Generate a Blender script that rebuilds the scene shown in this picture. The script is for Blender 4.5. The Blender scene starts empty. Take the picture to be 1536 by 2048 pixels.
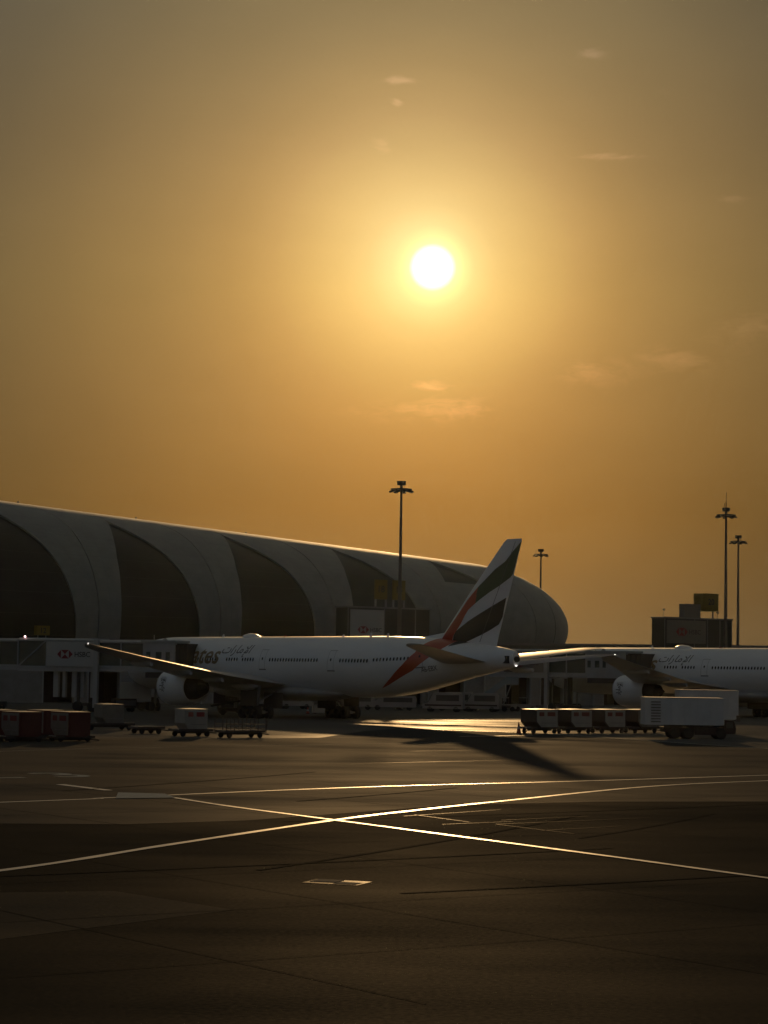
import bpy, bmesh, math, random
import numpy as np
from mathutils import Vector, Matrix
random.seed(7)
D2R = math.radians
sc = bpy.context.scene
COL = sc.collection

# ------------------------------------------------------------------ camera
PITCH, ROLL, CAM_H = math.atan(313/4550), D2R(0.9), 5.4
fw = Vector((0, math.cos(PITCH), math.sin(PITCH)))
r0 = Vector((1, 0, 0)); u0 = Vector((0, -math.sin(PITCH), math.cos(PITCH)))
rr = r0*math.cos(ROLL) + u0*math.sin(ROLL); uu = -r0*math.sin(ROLL) + u0*math.cos(ROLL)
cd = bpy.data.cameras.new('camera'); cam = bpy.data.objects.new('camera', cd); COL.objects.link(cam)
cd.sensor_fit = 'VERTICAL'; cd.sensor_height = 36; cd.sensor_width = 27; cd.lens = 36*4550/2048
cd.clip_start = 0.5; cd.clip_end = 20000
M = Matrix((rr, uu, -fw)).transposed().to_4x4(); M.translation = (0, 0, CAM_H)
cam.matrix_world = M; sc.camera = cam
sc.render.resolution_x, sc.render.resolution_y = 768, 1024

# ------------------------------------------------------------------ view
vs = sc.view_settings; vs.view_transform = 'Standard'; vs.look = 'None'; vs.exposure = 0; vs.gamma = 1
vs.use_curve_mapping = False
sc.render.engine = 'CYCLES'
sc.cycles.max_bounces = 5; sc.cycles.diffuse_bounces = 3; sc.cycles.glossy_bounces = 3
sc.cycles.transmission_bounces = 3; sc.cycles.transparent_max_bounces = 6; sc.cycles.volume_bounces = 0
sc.cycles.use_denoising = True
sc.cycles.sample_clamp_indirect = 3
sc.cycles.caustics_reflective = False; sc.cycles.caustics_refractive = False

# ------------------------------------------------------------------ sun
SUN_EL, SUN_AZ = D2R(10.09), D2R(1.14)          # azimuth from +Y towards +X
SUN = Vector((math.sin(SUN_AZ)*math.cos(SUN_EL), math.cos(SUN_AZ)*math.cos(SUN_EL), math.sin(SUN_EL)))
ld = bpy.data.lights.new('sun', 'SUN'); ld.energy = 2.6; ld.angle = D2R(1.1); ld.color = (1.0, 0.60, 0.25)
lo = bpy.data.objects.new('sun', ld); COL.objects.link(lo); lo.location = (40, 300, 400)
lo.rotation_euler = SUN.to_track_quat('Z', 'Y').to_euler()

# ------------------------------------------------------------------ sky
world = bpy.data.worlds.new('World'); sc.world = world; world.use_nodes = True
wt = world.node_tree; WN, WL = wt.nodes, wt.links
WN.clear()
def nd(t, kind, **kw):
    n = t.nodes.new(kind)
    for k, v in kw.items(): setattr(n, k, v)
    return n
def mth(t, op, a, b=None, c=None, clamp=False):
    n = t.nodes.new('ShaderNodeMath'); n.operation = op; n.use_clamp = clamp
    for i, v in enumerate((a, b, c)):
        if v is None: continue
        if isinstance(v, (int, float)): n.inputs[i].default_value = v
        else: t.links.new(v, n.inputs[i])
    return n.outputs[0]
def vmth(t, op, a, b=None):
    n = t.nodes.new('ShaderNodeVectorMath'); n.operation = op
    for i, v in enumerate((a, b)):
        if v is None: continue
        if isinstance(v, (tuple, Vector, list)): n.inputs[i].default_value = tuple(v)
        else: t.links.new(v, n.inputs[i])
    return n
def ramp(t, fac, stops, interp='LINEAR'):
    n = t.nodes.new('ShaderNodeValToRGB'); cr = n.color_ramp; cr.interpolation = interp
    while len(cr.elements) > 1: cr.elements.remove(cr.elements[-1])
    for i, (p, c) in enumerate(stops):
        e = cr.elements[0] if i == 0 else cr.elements.new(p)
        e.position = p; e.color = (*c, 1)
    t.links.new(fac, n.inputs[0]); return n.outputs[0]
tc = nd(wt, 'ShaderNodeTexCoord')
dirn = vmth(wt, 'NORMALIZE', tc.outputs['Generated']).outputs[0]
GLOW = Vector((math.sin(D2R(.95))*math.cos(SUN_EL), math.cos(D2R(.95))*math.cos(SUN_EL), math.sin(SUN_EL)))   # uneven dust: the wide glow sits a little left of the disc
cosang = vmth(wt, 'DOT_PRODUCT', dirn, GLOW).outputs['Value']
cosdisc = vmth(wt, 'DOT_PRODUCT', dirn, SUN).outputs['Value']
angd = mth(wt, 'MULTIPLY', mth(wt, 'ARCCOSINE', mth(wt, 'MINIMUM', cosdisc, 0.9999999)), 180/math.pi)
ang = mth(wt, 'MULTIPLY', mth(wt, 'ARCCOSINE', mth(wt, 'MINIMUM', cosang, 0.9999999)), 180/math.pi)   # degrees from sun
sep = nd(wt, 'ShaderNodeSeparateXYZ'); WL.new(dirn, sep.inputs[0])
elev = mth(wt, 'MULTIPLY', mth(wt, 'ARCSINE', sep.outputs['Z']), 180/math.pi)
azim = mth(wt, 'MULTIPLY', mth(wt, 'ARCTAN2', sep.outputs['X'], sep.outputs['Y']), 180/math.pi)
AUREOLE = [(0, (1.0, .76, .28)), (.9, (1.0, .74, .26)), (1.5, (.96, .63, .20)), (2.1, (.85, .53, .157)), (2.9, (.71, .425, .121)), (3.8, (.56, .318, .090)),
           (4.4, (.475, .267, .074)), (5, (.405, .227, .063)), (6, (.325, .186, .054)), (7, (.268, .157, .047)), (9, (.190, .117, .039)), (11, (.135, .090, .035)), (13, (.108, .077, .035)),
           (20, (.085, .070, .042))]
near = ramp(wt, mth(wt, 'DIVIDE', ang, 20, clamp=True), [(a/20, c) for a, c in AUREOLE], 'B_SPLINE' if False else 'LINEAR')
farr = ramp(wt, mth(wt, 'DIVIDE', ang, 180, clamp=True),
            [(20/180, (.085, .070, .042)), (40/180, (.064, .064, .050)), (70/180, (.064, .068, .060)), (110/180, (.074, .081, .075)), (1, (.088, .097, .092))])
mx = nd(wt, 'ShaderNodeMixRGB'); WL.new(mth(wt, 'GREATER_THAN', ang, 20), mx.inputs[0]); WL.new(near, mx.inputs[1]); WL.new(farr, mx.inputs[2])
tint = ramp(wt, mth(wt, 'DIVIDE', mth(wt, 'MAXIMUM', elev, 0), 40, clamp=True),
            [(0, (1.42, 1.20, 1.10)), (1.6/40, (1.22, 1.0, .86)), (4/40, (1.02, .79, .53)), (7/40, (.98, .88, .79)), (9.5/40, (1, 1, 1)), (13/40, (.85, .92, 1.2)), (16.3/40, (.76, .93, 1.44)), (28/40, (.80, .95, 1.40)), (1, (1, 1, 1.05))])
mt = nd(wt, 'ShaderNodeMixRGB', blend_type='MULTIPLY'); mt.inputs[0].default_value = 1
WL.new(mx.outputs[0], mt.inputs[1]); WL.new(tint, mt.inputs[2])
# the dusty sun disc with its soft edge
disc = ramp(wt, mth(wt, 'DIVIDE', angd, 1.6, clamp=True), [(0, (14, 12, 8)), (.34/1.6, (12, 10, 6)), (.48/1.6, (2.8, 2.2, .8)), (.60/1.6, (.55, .48, .16)), (.78/1.6, (.18, .20, .08)), (1.05/1.6, (.04, .06, .025)), (1, (0, 0, 0))])
md = nd(wt, 'ShaderNodeMixRGB', blend_type='ADD'); md.inputs[0].default_value = 1
WL.new(mt.outputs[0], md.inputs[1]); WL.new(disc, md.inputs[2])
mo = nd(wt, 'ShaderNodeTexNoise'); mo.inputs['Scale'].default_value = 9; mo.inputs['Detail'].default_value = 3
dusk = ramp(wt, mth(wt, 'DIVIDE', mth(wt, 'ADD', azim, 12), 24, clamp=True), [(0, (.98, .98, .98)), (.30, (1.04, 1.04, 1.04)), (.55, (1, 1, 1)), (.70, (.93, .93, .93)), (.88, (.80, .80, .80)), (1, (.80, .80, .80))])
msc = vmth(wt, 'MULTIPLY', dirn, (1, 1, 3)); WL.new(msc.outputs[0], mo.inputs['Vector'])
mdk = vmth(wt, 'MULTIPLY', md.outputs[0], dusk)
mm_ = vmth(wt, 'SCALE', mdk.outputs[0]); WL.new(mth(wt, 'MULTIPLY_ADD', mo.outputs['Fac'], .22, .89), mm_.inputs['Scale'])
# thin high cloud wisps, in azimuth / elevation
cv = nd(wt, 'ShaderNodeCombineXYZ'); WL.new(mth(wt, 'MULTIPLY', azim, 1.0), cv.inputs[0]); WL.new(mth(wt, 'MULTIPLY', elev, 2.6), cv.inputs[1])
warp = nd(wt, 'ShaderNodeTexNoise'); warp.inputs['Scale'].default_value = .9; warp.inputs['Detail'].default_value = 3; WL.new(cv.outputs[0], warp.inputs['Vector'])
wv = vmth(wt, 'MULTIPLY_ADD', warp.outputs['Color'], (1.6, 1.6, 0)); WL.new(cv.outputs[0], wv.inputs[2])
cn = nd(wt, 'ShaderNodeTexNoise'); cn.inputs['Scale'].default_value = 1.5; cn.inputs['Detail'].default_value = 8; cn.inputs['Roughness'].default_value = .66
WL.new(wv.outputs[0], cn.inputs['Vector'])
acc = None
for az, el, sa, se, w in [(5.08, 15.34, .30, .10, 2.0), (.24, 14.69, .36, .09, 1.6), (.18, 14.15, .14, .11, 1.4), (-.19, 13.1, .30, .22, .7), (5.5, 12.84, .80, .08, 1.4),
                          (8.75, 11.77, .45, .08, 1.1), (9.15, 8.6, .8, .42, 1.1), (5.2, 7.45, .7, .30, 1.25), (7.3, 7.8, 1.0, .35, 1.05), (1.15, 7.13, .40, .12, 1.6),
                          (1.7, 6.55, .95, .30, 1.1), (-.2, 6.45, 1.1, .25, .55), (6.7, 14.4, .5, .08, .3), (-5.2, 8.6, .5, .06, .4), (-.1, 8.6, .2, .05, .5)]:
    g = mth(wt, 'ADD', mth(wt, 'POWER', mth(wt, 'ABSOLUTE', mth(wt, 'DIVIDE', mth(wt, 'SUBTRACT', azim, az), sa)), 2),
            mth(wt, 'POWER', mth(wt, 'ABSOLUTE', mth(wt, 'DIVIDE', mth(wt, 'SUBTRACT', elev, el), se)), 2))
    e = mth(wt, 'MULTIPLY', mth(wt, 'EXPONENT', mth(wt, 'MULTIPLY', g, -.7)), w)
    acc = e if acc is None else mth(wt, 'ADD', acc, e)
cloud = mth(wt, 'MULTIPLY', mth(wt, 'SUBTRACT', mth(wt, 'ADD', cn.outputs['Fac'], mth(wt, 'MULTIPLY', acc, .20)), .56, clamp=True), 3.0, clamp=True)
cloud = mth(wt, 'MULTIPLY', cloud, mth(wt, 'MINIMUM', acc, 1.0))
mc = nd(wt, 'ShaderNodeMixRGB', blend_type='MULTIPLY'); mc.inputs[2].default_value = (1.40, 1.34, 1.55, 1)
WL.new(cloud, mc.inputs[0]); WL.new(mm_.outputs[0], mc.inputs[1])
# faint Nishita sky under the dust (same sun direction)
ns = nd(wt, 'ShaderNodeTexSky'); ns.sky_type = 'NISHITA'; ns.sun_disc = False; ns.sun_elevation = SUN_EL; ns.sun_rotation = SUN_AZ
ns.dust_density = 6; ns.air_density = 1.4
bgn = nd(wt, 'ShaderNodeBackground'); WL.new(ns.outputs[0], bgn.inputs[0]); bgn.inputs[1].default_value = 0.0012
bg = nd(wt, 'ShaderNodeBackground'); WL.new(mc.outputs[0], bg.inputs[0]); bg.inputs[1].default_value = 1.0
ad = nd(wt, 'ShaderNodeAddShader'); WL.new(bg.outputs[0], ad.inputs[0]); WL.new(bgn.outputs[0], ad.inputs[1])
wo = nd(wt, 'ShaderNodeOutputWorld'); WL.new(ad.outputs[0], wo.inputs[0])

# ------------------------------------------------------------------ helpers
TH = D2R(35)
TX = Vector((math.cos(TH), math.sin(TH), 0)); UX = Vector((-math.sin(TH), math.cos(TH), 0))
def S(a, c, z=0): return TX*a + UX*c + Vector((0, 0, z))       # stand frame: a along the terminal, c away from the camera

def tag(o, label=None, cat=None, group=None, kind=None):
    if label: o['label'] = label
    if cat: o['category'] = cat
    if group: o['group'] = group
    if kind: o['kind'] = kind
    return o
def thing(name, loc, rz, label, cat, group=None, kind=None):
    o = bpy.data.objects.new(name, None); COL.objects.link(o); o.location = loc; o.rotation_euler = (0, 0, rz)
    o.empty_display_size = .5
    return tag(o, label, cat, group, kind)
def children(o): return [c for c in bpy.data.objects if c.parent is o]
def dup(root, loc, rz, label=None, group=None):
    kids = {}
    for c in bpy.data.objects:
        if c.parent: kids.setdefault(c.parent.name, []).append(c)
    def rec(o, par):
        c = o.copy(); COL.objects.link(c)
        if par: c.parent = par
        for k in kids.get(o.name, []): rec(k, c)
        return c
    r = rec(root, None); r.location = loc; r.rotation_euler = (0, 0, rz)
    if label: r['label'] = label
    if group: r['group'] = group
    return r

class MB:
    def __init__(s): s.v = []; s.f = []
    def add(s, vs, fs):
        n = len(s.v); s.v += [tuple(v) for v in vs]; s.f += [tuple(i+n for i in f) for f in fs]; return s
    def box(s, x0, x1, y0, y1, z0, z1, m=None):
        vs = [Vector((x, y, z)) for z in (z0, z1) for y in (y0, y1) for x in (x0, x1)]
        if m is not None: vs = [m @ v for v in vs]
        return s.add(vs, [(0, 2, 3, 1), (4, 5, 7, 6), (0, 1, 5, 4), (2, 6, 7, 3), (0, 4, 6, 2), (1, 3, 7, 5)])
    def cyl(s, p0, p1, r0_, r1_=None, n=12, caps=True):
        r1_ = r0_ if r1_ is None else r1_
        p0, p1 = Vector(p0), Vector(p1); d = (p1-p0).normalized()
        a = d.orthogonal().normalized(); b = d.cross(a)
        vs = []
        for p, r in ((p0, r0_), (p1, r1_)):
            for i in range(n):
                t = 2*math.pi*i/n; vs.append(p + a*r*math.cos(t) + b*r*math.sin(t))
        fs = [(i, (i+1) % n, n+(i+1) % n, n+i) for i in range(n)]
        if caps: fs += [tuple(range(n))[::-1], tuple(range(n, 2*n))]
        return s.add(vs, fs)
    def bar(s, p0, p1, w, h=None):
        h = h or w; p0, p1 = Vector(p0), Vector(p1); d = (p1-p0).normalized()
        up = Vector((0, 0, 1)) if abs(d.z) < .95 else Vector((0, 1, 0))
        a = d.cross(up).normalized(); b = a.cross(d)
        vs = [p + a*x*w/2 + b*y*h/2 for p in (p0, p1) for x, y in ((-1, -1), (1, -1), (1, 1), (-1, 1))]
        return s.add(vs, [(0, 1, 2, 3)[::-1], (4, 5, 6, 7), (0, 1, 5, 4), (1, 2, 6, 5), (2, 3, 7, 6), (3, 0, 4, 7)])
    def prism(s, poly, axis, a0, a1):
        """poly of 2D points; axis 'y': points are (x,z); 'x': (y,z); 'z': (x,y)"""
        def P(p, t): return {'y': (p[0], t, p[1]), 'x': (t, p[0], p[1]), 'z': (p[0], p[1], t)}[axis]
        n = len(poly); vs = [P(p, a0) for p in poly] + [P(p, a1) for p in poly]
        return s.add(vs, [tuple(range(n)), tuple(range(2*n-1, n-1, -1))] + [(i, n+i, n+(i+1) % n, (i+1) % n) for i in range(n)])
    def loft(s, rings, closed=True, caps=True):
        n = len(rings[0]); vs = [v for r in rings for v in r]; fs = []
        for k in range(len(rings)-1):
            for i in range(n if closed else n-1):
                j = (i+1) % n; fs.append((k*n+i, k*n+j, (k+1)*n+j, (k+1)*n+i))
        if caps and closed: fs += [tuple(range(n))[::-1], tuple(range((len(rings)-1)*n, len(rings)*n))]
        return s.add(vs, fs)
    def lathe(s, prof, p, d, n=24, closed=False):
        """prof: (along, radius) pairs"""
        p, d = Vector(p), Vector(d).normalized(); a = d.orthogonal().normalized(); b = d.cross(a)
        rings = [[p + d*t + (a*math.cos(2*math.pi*i/n) + b*math.sin(2*math.pi*i/n))*max(r, 1e-4) for i in range(n)] for t, r in prof]
        if closed: rings.append(rings[0])
        return s.loft(rings, caps=not closed)
    def build(s, name, mat, parent=None, smooth=None, fix=True):
        me = bpy.data.meshes.new(name); me.from_pydata(s.v, [], s.f)
        if fix:
            bm = bmesh.new(); bm.from_mesh(me); bmesh.ops.recalc_face_normals(bm, faces=bm.faces); bm.to_mesh(me); bm.free()
        return link_mesh(name, me, mat, parent, smooth)
def link_mesh(name, me, mat, parent=None, smooth=None):
    if isinstance(mat, (list, tuple)):
        for m in mat: me.materials.append(m)
    else: me.materials.append(mat)
    if smooth is not None:
        me.polygons.foreach_set('use_smooth', [True]*len(me.polygons))
        me.set_sharp_from_angle(angle=D2R(smooth))
    me.update()
    o = bpy.data.objects.new(name, me); COL.objects.link(o)
    if parent: o.parent = parent
    return o
def obj_of(name, src, parent, loc=(0, 0, 0), rot=(0, 0, 0), scale=None):
    """another object sharing src's mesh"""
    o = bpy.data.objects.new(name, src.data); COL.objects.link(o); o.parent = parent; o.location = loc; o.rotation_euler = rot
    if scale: o.scale = scale
    return o

# ------------------------------------------------------------------ materials
def mat(name, col, rough=.5, metal=0, noise=None, amt=.15, coat=0, bump=0, spec=.5, stretch=(1, 1, 1), rough_var=0, coat_rough=.1, emit=None):
    m = bpy.data.materials.new(name); m.use_nodes = True; t = m.node_tree; b = t.nodes['Principled BSDF']
    b.inputs['Base Color'].default_value = (*col, 1); b.inputs['Roughness'].default_value = rough; b.inputs['Metallic'].default_value = metal
    b.inputs['Coat Weight'].default_value = coat; b.inputs['Coat Roughness'].default_value = coat_rough; b.inputs['Specular IOR Level'].default_value = spec
    if emit: b.inputs['Emission Color'].default_value = (*emit[0], 1); b.inputs['Emission Strength'].default_value = emit[1]
    if noise:
        c = nd(t, 'ShaderNodeTexCoord'); mp = nd(t, 'ShaderNodeMapping'); mp.inputs['Scale'].default_value = stretch
        t.links.new(c.outputs['Object'], mp.inputs[0])
        n = nd(t, 'ShaderNodeTexNoise'); n.inputs['Scale'].default_value = noise; n.inputs['Detail'].default_value = 6; n.inputs['Roughness'].default_value = .62
        t.links.new(mp.outputs[0], n.inputs['Vector'])
        rp = ramp(t, n.outputs['Fac'], [(.28, tuple(x*(1-amt) for x in col)), (.72, tuple(min(1, x*(1+amt)) for x in col))])
        t.links.new(rp, b.inputs['Base Color'])
        if rough_var: t.links.new(mth(t, 'MULTIPLY_ADD', n.outputs['Fac'], rough_var, rough-rough_var/2), b.inputs['Roughness'])
        if bump:
            n2 = nd(t, 'ShaderNodeTexNoise'); n2.inputs['Scale'].default_value = noise*6; n2.inputs['Detail'].default_value = 4
            t.links.new(mp.outputs[0], n2.inputs['Vector'])
            bp = nd(t, 'ShaderNodeBump'); bp.inputs['Strength'].default_value = bump; bp.inputs['Distance'].default_value = .02
            t.links.new(n2.outputs['Fac'], bp.inputs['Height']); t.links.new(bp.outputs[0], b.inputs['Normal'])
    return m

M_WHITE = mat('aircraft_white_paint', (.76, .77, .775), .46, noise=.35, amt=.06, coat=.35, coat_rough=.30, stretch=(.4, 1, 2.5), rough_var=.10)
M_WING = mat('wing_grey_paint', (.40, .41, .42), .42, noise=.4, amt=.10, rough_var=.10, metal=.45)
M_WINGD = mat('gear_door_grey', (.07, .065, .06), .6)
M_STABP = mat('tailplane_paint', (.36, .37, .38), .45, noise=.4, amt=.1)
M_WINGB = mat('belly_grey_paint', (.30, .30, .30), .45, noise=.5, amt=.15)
M_RED = mat('livery_red', (.46, .065, .018), .32, coat=.3, noise=.6, amt=.06)
M_GREEN = mat('livery_green', (.035, .075, .03), .32, coat=.3, noise=.6, amt=.06)
M_BLACK = mat('livery_black', (.016, .013, .010), .42, coat=.3)
M_GOLD = mat('livery_gold', (.27, .19, .095), .35, metal=.3)
M_GREYMARK = mat('hull_marking_grey', (.12, .12, .12), .5)
M_WINDOW = mat('cabin_glass', (.02, .02, .022), .15)
M_METAL = mat('bare_metal', (.42, .41, .40), .30, metal=1, noise=2, amt=.15)
M_DARKMETAL = mat('exhaust_metal', (.045, .042, .04), .6, metal=.3, noise=2, amt=.3)
M_TYRE = mat('tyre_rubber', (.018, .018, .018), .85)
M_STEEL = mat('gear_steel', (.20, .20, .20), .5, metal=.3)
M_CLAD = mat('cladding_metal', (.235, .24, .212), .70, metal=.0, noise=.5, amt=.14, rough_var=.1, spec=.25)
_b = M_CLAD.node_tree.nodes['Principled BSDF']; _b.inputs['Sheen Weight'].default_value = .35; _b.inputs['Sheen Roughness'].default_value = .45
M_GLAZE = mat('tube_glass', (.024, .028, .024), .30, noise=.3, amt=.2, spec=.25)
M_TRANSOM = mat('transom_dark', (.035, .034, .03), .5)
M_CONC = mat('wall_concrete', (.26, .25, .23), .85, noise=.6, amt=.18, bump=.3)
M_WALLP = mat('wall_panel_grey', (.16, .155, .145), .65, noise=.4, amt=.14)
M_DARK = mat('dark_interior', (.014, .013, .012), .9)
M_DOOR = mat('shutter_dark', (.05, .035, .03), .7, noise=1, amt=.2)
M_ROOF = mat('roof_membrane', (.22, .21, .20), .7, noise=.3, amt=.15)
M_NODE = mat('node_dark_panel', (.030, .032, .028), .40, noise=.5, amt=.2)
M_SIGNW = mat('sign_white', (.40, .40, .38), .45, noise=.5, amt=.05)
M_SIGNG = mat('sign_grey', (.15, .135, .125), .55, noise=.5, amt=.08)  # darker even grey for some boards, the plant box and louvres
M_LOGO = mat('logo_red', (.20, .012, .014), .45)
M_LETTER = mat('letter_black', (.02, .02, .02), .5)
M_YELLOW = mat('sign_yellow', (.18, .12, .005), .5, noise=1, amt=.08)
M_POST = mat('galvanised_post', (.34, .34, .33), .5, metal=.4)
M_BRIDGE = mat('bridge_grey_paint', (.33, .34, .34), .45, noise=.8, amt=.12)
M_BGLASS = mat('bridge_glass', (.035, .055, .048), .14, noise=.6, amt=.25)
M_MAST = mat('mast_steel', (.13, .115, .10), .5, metal=.5)
M_LAMP = mat('lamp_housing', (.06, .055, .05), .5)
M_RUBBER = mat('rubber_bellows', (.03, .026, .022), .8)
M_ULDR = mat('container_red', (.075, .009, .008), .5, noise=1.5, amt=.15)
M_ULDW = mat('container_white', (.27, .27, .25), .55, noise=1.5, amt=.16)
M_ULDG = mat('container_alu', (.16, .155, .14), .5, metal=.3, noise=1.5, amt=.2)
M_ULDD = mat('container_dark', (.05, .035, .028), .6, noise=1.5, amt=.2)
M_ULDDIM = mat('container_white_dimmed', (.15, .15, .135), .6, noise=1.5, amt=.2)  # darker copy of the white: light falloff at the frame edge put into the colour
M_LOGOD = mat('logo_dull_red', (.13, .02, .015), .6)
M_TARP = mat('container_roof', (.26, .25, .235), .45, metal=.1, noise=1.2, amt=.15)
M_DOLLY = mat('dolly_steel', (.055, .045, .04), .7, noise=3, amt=.3)
M_TRUCKW = mat('truck_white', (.52, .53, .53), .45, noise=.7, amt=.10)
M_TRUCKR = mat('truck_red', (.022, .010, .008), .5, noise=1, amt=.12)
M_CARW = mat('vehicle_white', (.26, .25, .24), .35, coat=.3, noise=.8, amt=.08)
M_GLASS = mat('vehicle_glass', (.05, .05, .048), .3)
M_BLUE = mat('stair_blue_grey', (.20, .24, .25), .5, noise=1, amt=.12)
M_ORANGE = mat('cone_orange', (.35, .06, .02), .6)
M_CREAM = mat('crate_pale', (.36, .34, .31), .6, noise=1, amt=.1)
M_LINE = mat('marking_paint', (.62, .60, .52), .50, noise=2.5, amt=.22, rough_var=.2)
M_LINED = mat('marking_paint_worn', (.30, .28, .22), .60, noise=1.5, amt=.35)
M_JOINT = mat('joint_sealant', (.05, .045, .035), .32)
M_TIP = mat('lamp_glint', (.9, .9, .85), .2, emit=((1, .9, .8), 3))  # emission stands in for sun glints on the wingtip and tail lamps
M_ROOFGLINT = mat('roof_glint', (.9, .3, .3), .2, emit=((1, .55, .55), 5))  # emission stands in for a sun glint on the bridge roof

def ground_mat(name, col, rough, rough_amp, gloss, streak=(.012, .11, 1), gloss_amp=.8):
    """diffuse stone under a weak rough sheen: a pitted surface hides most of its grazing mirror"""
    m = bpy.data.materials.new(name); m.use_nodes = True; t = m.node_tree; t.nodes.clear()
    c = nd(t, 'ShaderNodeTexCoord'); mp = nd(t, 'ShaderNodeMapping'); mp.inputs['Scale'].default_value = streak
    mp.inputs['Rotation'].default_value = (0, 0, D2R(-12)); t.links.new(c.outputs['Object'], mp.inputs[0])
    big = nd(t, 'ShaderNodeTexNoise'); big.inputs['Scale'].default_value = 2.2; big.inputs['Detail'].default_value = 7; big.inputs['Roughness'].default_value = .6
    t.links.new(mp.outputs[0], big.inputs['Vector'])
    mid = nd(t, 'ShaderNodeTexNoise'); mid.inputs['Scale'].default_value = .10; mid.inputs['Detail'].default_value = 5; t.links.new(c.outputs['Object'], mid.inputs['Vector'])
    fine = nd(t, 'ShaderNodeTexNoise'); fine.inputs['Scale'].default_value = 9; fine.inputs['Detail'].default_value = 6; t.links.new(c.outputs['Object'], fine.inputs['Vector'])
    k = mth(t, 'ADD', mth(t, 'ADD', mth(t, 'MULTIPLY', big.outputs['Fac'], .30), mth(t, 'MULTIPLY', mid.outputs['Fac'], .40)), mth(t, 'MULTIPLY', fine.outputs['Fac'], .30))
    df = nd(t, 'ShaderNodeBsdfDiffuse'); df.inputs['Roughness'].default_value = .8
    t.links.new(ramp(t, k, [(.35, tuple(x*.70 for x in col)), (.65, tuple(x*1.30 for x in col))]), df.inputs['Color'])
    gl = nd(t, 'ShaderNodeBsdfAnisotropic'); gl.distribution = 'GGX'
    t.links.new(mth(t, 'MULTIPLY_ADD', mth(t, 'SUBTRACT', k, .5), rough_amp, rough, clamp=True), gl.inputs['Roughness'])
    bp = nd(t, 'ShaderNodeBump'); bp.inputs['Strength'].default_value = .4; bp.inputs['Distance'].default_value = .010
    t.links.new(fine.outputs['Fac'], bp.inputs['Height']); t.links.new(bp.outputs[0], df.inputs['Normal'])
    mxs = nd(t, 'ShaderNodeMixShader'); t.links.new(mth(t, 'MULTIPLY', mth(t, 'MULTIPLY_ADD', mth(t, 'SUBTRACT', .5, k), gloss_amp*6, 1.0, clamp=False), gloss, clamp=True), mxs.inputs[0])
    t.links.new(df.outputs[0], mxs.inputs[1]); t.links.new(gl.outputs[0], mxs.inputs[2])
    o = nd(t, 'ShaderNodeOutputMaterial'); t.links.new(mxs.outputs[0], o.inputs[0])
    return m
M_ASPH = ground_mat('asphalt', (.020, .0195, .0155), .66, .12, .0115)
M_LANE = ground_mat('lane_asphalt', (.042, .041, .035), .66, .2, .034, gloss_amp=.7)
M_PAVE = ground_mat('stand_concrete', (.082, .084, .076), .42, .6, .050, (.010, .20, 1), 1.4)
M_PATCH = ground_mat('asphalt_patch', (.040, .037, .029), .70, .2, .017)
M_SMEAR = ground_mat('tyre_smear', (.019, .018, .015), .72, .1, .0115)
M_COVER = ground_mat('cover_metal', (.11, .105, .09), .6, .3, .014, (.5, .5, .5), .5)
M_NOGLINT = ground_mat('wing_grey_no_glint', (.34, .34, .34), .6, .2, .02, (.2, .2, .2), .3)  # starboard copy of the wing grey with the sun glint taken out
M_LINE = ground_mat('marking_paint', (.58, .57, .49), .38, .2, .24, (.8, .8, .8), .9)
M_LINED = ground_mat('marking_paint_worn', (.44, .42, .34), .55, .2, .02, (.3, .3, .3), .4)
M_JOINT = ground_mat('joint_sealant', (.04, .036, .030), .38, .2, .03, (.3, .3, .3), .3)

# flat polygon -> gridded, mapped onto a curved surface -------------------------------------------------
def flat_bm(polys):
    bm = bmesh.new()
    for poly in polys:
        bm.faces.new([bm.verts.new((p[0], p[1], 0)) for p in poly])
    return bm
def text_bm(body, size, shear=0, bold=0.0, sx=1, sy=1, rot=0):
    c = bpy.data.curves.new('t', 'FONT'); c.body = body; c.size = size; c.shear = shear; c.offset = bold; c.resolution_u = 3
    o = bpy.data.objects.new('t', c); COL.objects.link(o); bpy.context.view_layer.update()
    ev = o.evaluated_get(bpy.context.evaluated_depsgraph_get()); me = ev.to_mesh()
    bm = bmesh.new(); bm.from_mesh(me); ev.to_mesh_clear(); bpy.data.objects.remove(o); bpy.data.curves.remove(c)
    xs = [v.co.x for v in bm.verts]; ys = [v.co.y for v in bm.verts]
    cx, cy = (min(xs)+max(xs))/2, (min(ys)+max(ys))/2
    ca, sa = math.cos(rot), math.sin(rot)
    for v in bm.verts:
        x, y = (v.co.x-cx)*sx, (v.co.y-cy)*sy; v.co = (x*ca-y*sa, x*sa+y*ca, 0)
    bm.faces.ensure_lookup_table()
    return bm
def extent(bm):
    xs = [v.co.x for v in bm.verts]; ys = [v.co.y for v in bm.verts]; return min(xs), max(xs), min(ys), max(ys)
def wrap(bm, fn, step, name, mat_, parent=None, thick=0, smooth=40):
    x0, x1, y0, y1 = extent(bm)
    for ax, lo_, hi_, st in ((0, x0, x1, step[0]), (1, y0, y1, step[1])):
        if not st: continue
        k = math.floor(lo_/st)+1
        while k*st < hi_ - 1e-6:
            co = [0, 0, 0]; no = [0, 0, 0]; co[ax] = k*st; no[ax] = 1
            bmesh.ops.bisect_plane(bm, geom=bm.verts[:]+bm.edges[:]+bm.faces[:], plane_co=co, plane_no=no, dist=1e-5); k += 1
    for v in bm.verts: v.co = fn(v.co.x, v.co.y)
    if thick:
        bmesh.ops.recalc_face_normals(bm, faces=bm.faces); bmesh.ops.solidify(bm, geom=bm.faces[:], thickness=thick)
    me = bpy.data.meshes.new(name); bm.to_mesh(me); bm.free()
    return link_mesh(name, me, mat_, parent, smooth)
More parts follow.
